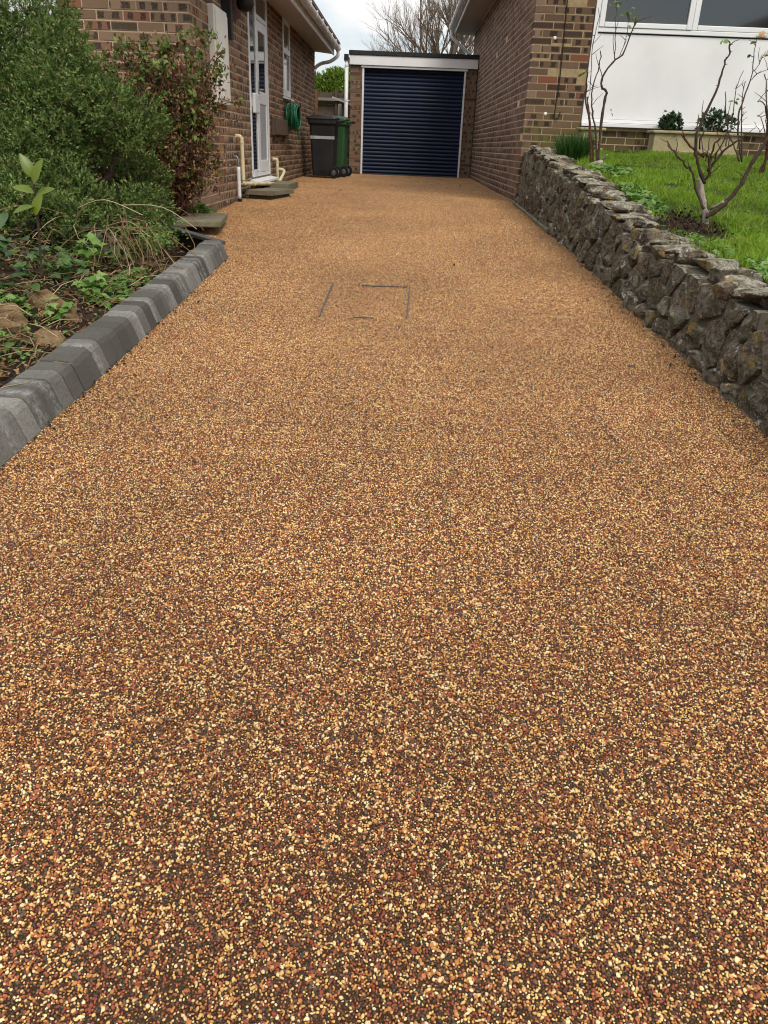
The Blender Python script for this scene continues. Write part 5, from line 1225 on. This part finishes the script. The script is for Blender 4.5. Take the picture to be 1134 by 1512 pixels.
# ---- crumbs and bits gathered along the drive edges
n = 520; y = rng.uniform(1.2, 10, n); side = rng.random(n) < .55; x = np.where(side, np.interp(y, [0, 2.1, 5.72, 5.8, 10], [-1.165, -1.17, -1.22, -1.3, -1.75])+np.abs(rng.normal(0, .022, n)), 1.335-np.abs(rng.normal(0, .02, n)))
k = ~(side & (y > 5.6)); x, y = x[k], y[k]; n = len(x); z = np.array([gz(b) for b in y])+.006
V, F = leaf_quads(np.stack([x, y, z], 1), unit(rdir(n)*[1, 1, .4]), unit(rdir(n)*.6+[0, 0, 1]), rng.uniform(.006, .022, n), rng.uniform(.005, .014, n), .3)
tag(link('edge_debris', npmesh('debris', V, F), simple('debris', (.045, .03, .02), .9, .1, .6, 30, 0)), 'dark crumbs of soil and leaf along both edges of the drive', 'debris', kind='stuff')
# ---- the bungalow across the road, mirrored in the right house's windows
nb_ = tag(empty('gabled_bungalow'), 'gabled bungalow across the road, mirrored in the right window', 'house')
bx('wall', M['brick_garage'], nb_, 8.6, 17.6, -21, -12, -1.4, 2.6)
MB().prism([(8.6, 2.601), (17.6, 2.601), (13.1, 4.9)], 'y', -20.9, -12.02).build('gable', M['mortar_dark'], nb_)
MB().prism([(7.9, 2.35), (7.9, 2.5), (13.1, 5.4), (18.3, 2.5), (18.3, 2.35), (13.1, 5.2)], 'y', -21.4, -11.55).build('roof', M['roof_tile'], nb_)
MB().prism([(7.9, 2.2), (7.9, 2.345), (13.1, 5.195), (18.3, 2.345), (18.3, 2.2), (13.1, 5.0)], 'y', -11.6, -11.56).build('bargeboard', M['black_iron'], nb_)
for x in (9.8, 13.6): bx('window', M['glass'], nb_, x, x+2.4, -11.99, -11.95, .3, 1.8)
# ---- small fallen leaves on the drive
V, F = big_leaves(np.array([(0, 0, 0.)]), np.array([(1., 0, .25)]), np.array([(0, 0, 1.)]), [.03], [.02], .25, 3)
lm = npmesh('fallen_leaf', V, F); lm.materials.append(simple('wet_leaf', (.028, .018, .012), .6, .3, .4, 30, 0))
SP = [(1.08, 3.44), (1.24, 3.46), (-.15, 2.81), (-.62, 2.21), (-.69, 5.72), (-.76, 5.77), (-.33, 5.91), (.27, 3.93), (.38, 5.69), (.35, 15.36), (.48, 16.2), (-.42, 11.81), (-.13, 12.84), (.42, 13.53), (.95, 13.76), (-.76, 10.55), (-.84, 11.28), (.38, 3.27), (1.06, 12.55), (1.24, 12.15), (-1.12, 5.2), (-1.13, 4.6), (-1.11, 4.3), (-1.14, 5.5), (-1.10, 3.7), (1.28, 4.6), (1.3, 4.1), (1.29, 5.6)]
for i, (x, y) in enumerate(SP):
    o = bpy.data.objects.new('fallen_leaf', lm); COL.objects.link(o); o.location = (x, y, gz(y)+.007); s = random.uniform(.5, 1.0)*(2.3 if y > 9 else 1.2); o.scale = (s, s*random.uniform(.5, 1), s); o.rotation_euler = (random.gauss(0, .3), random.gauss(0, .3), random.uniform(0, 6.28))
    tag(o, 'tiny dark fallen leaf lying on the gravel drive', 'leaf', 'fallen leaves on the drive')
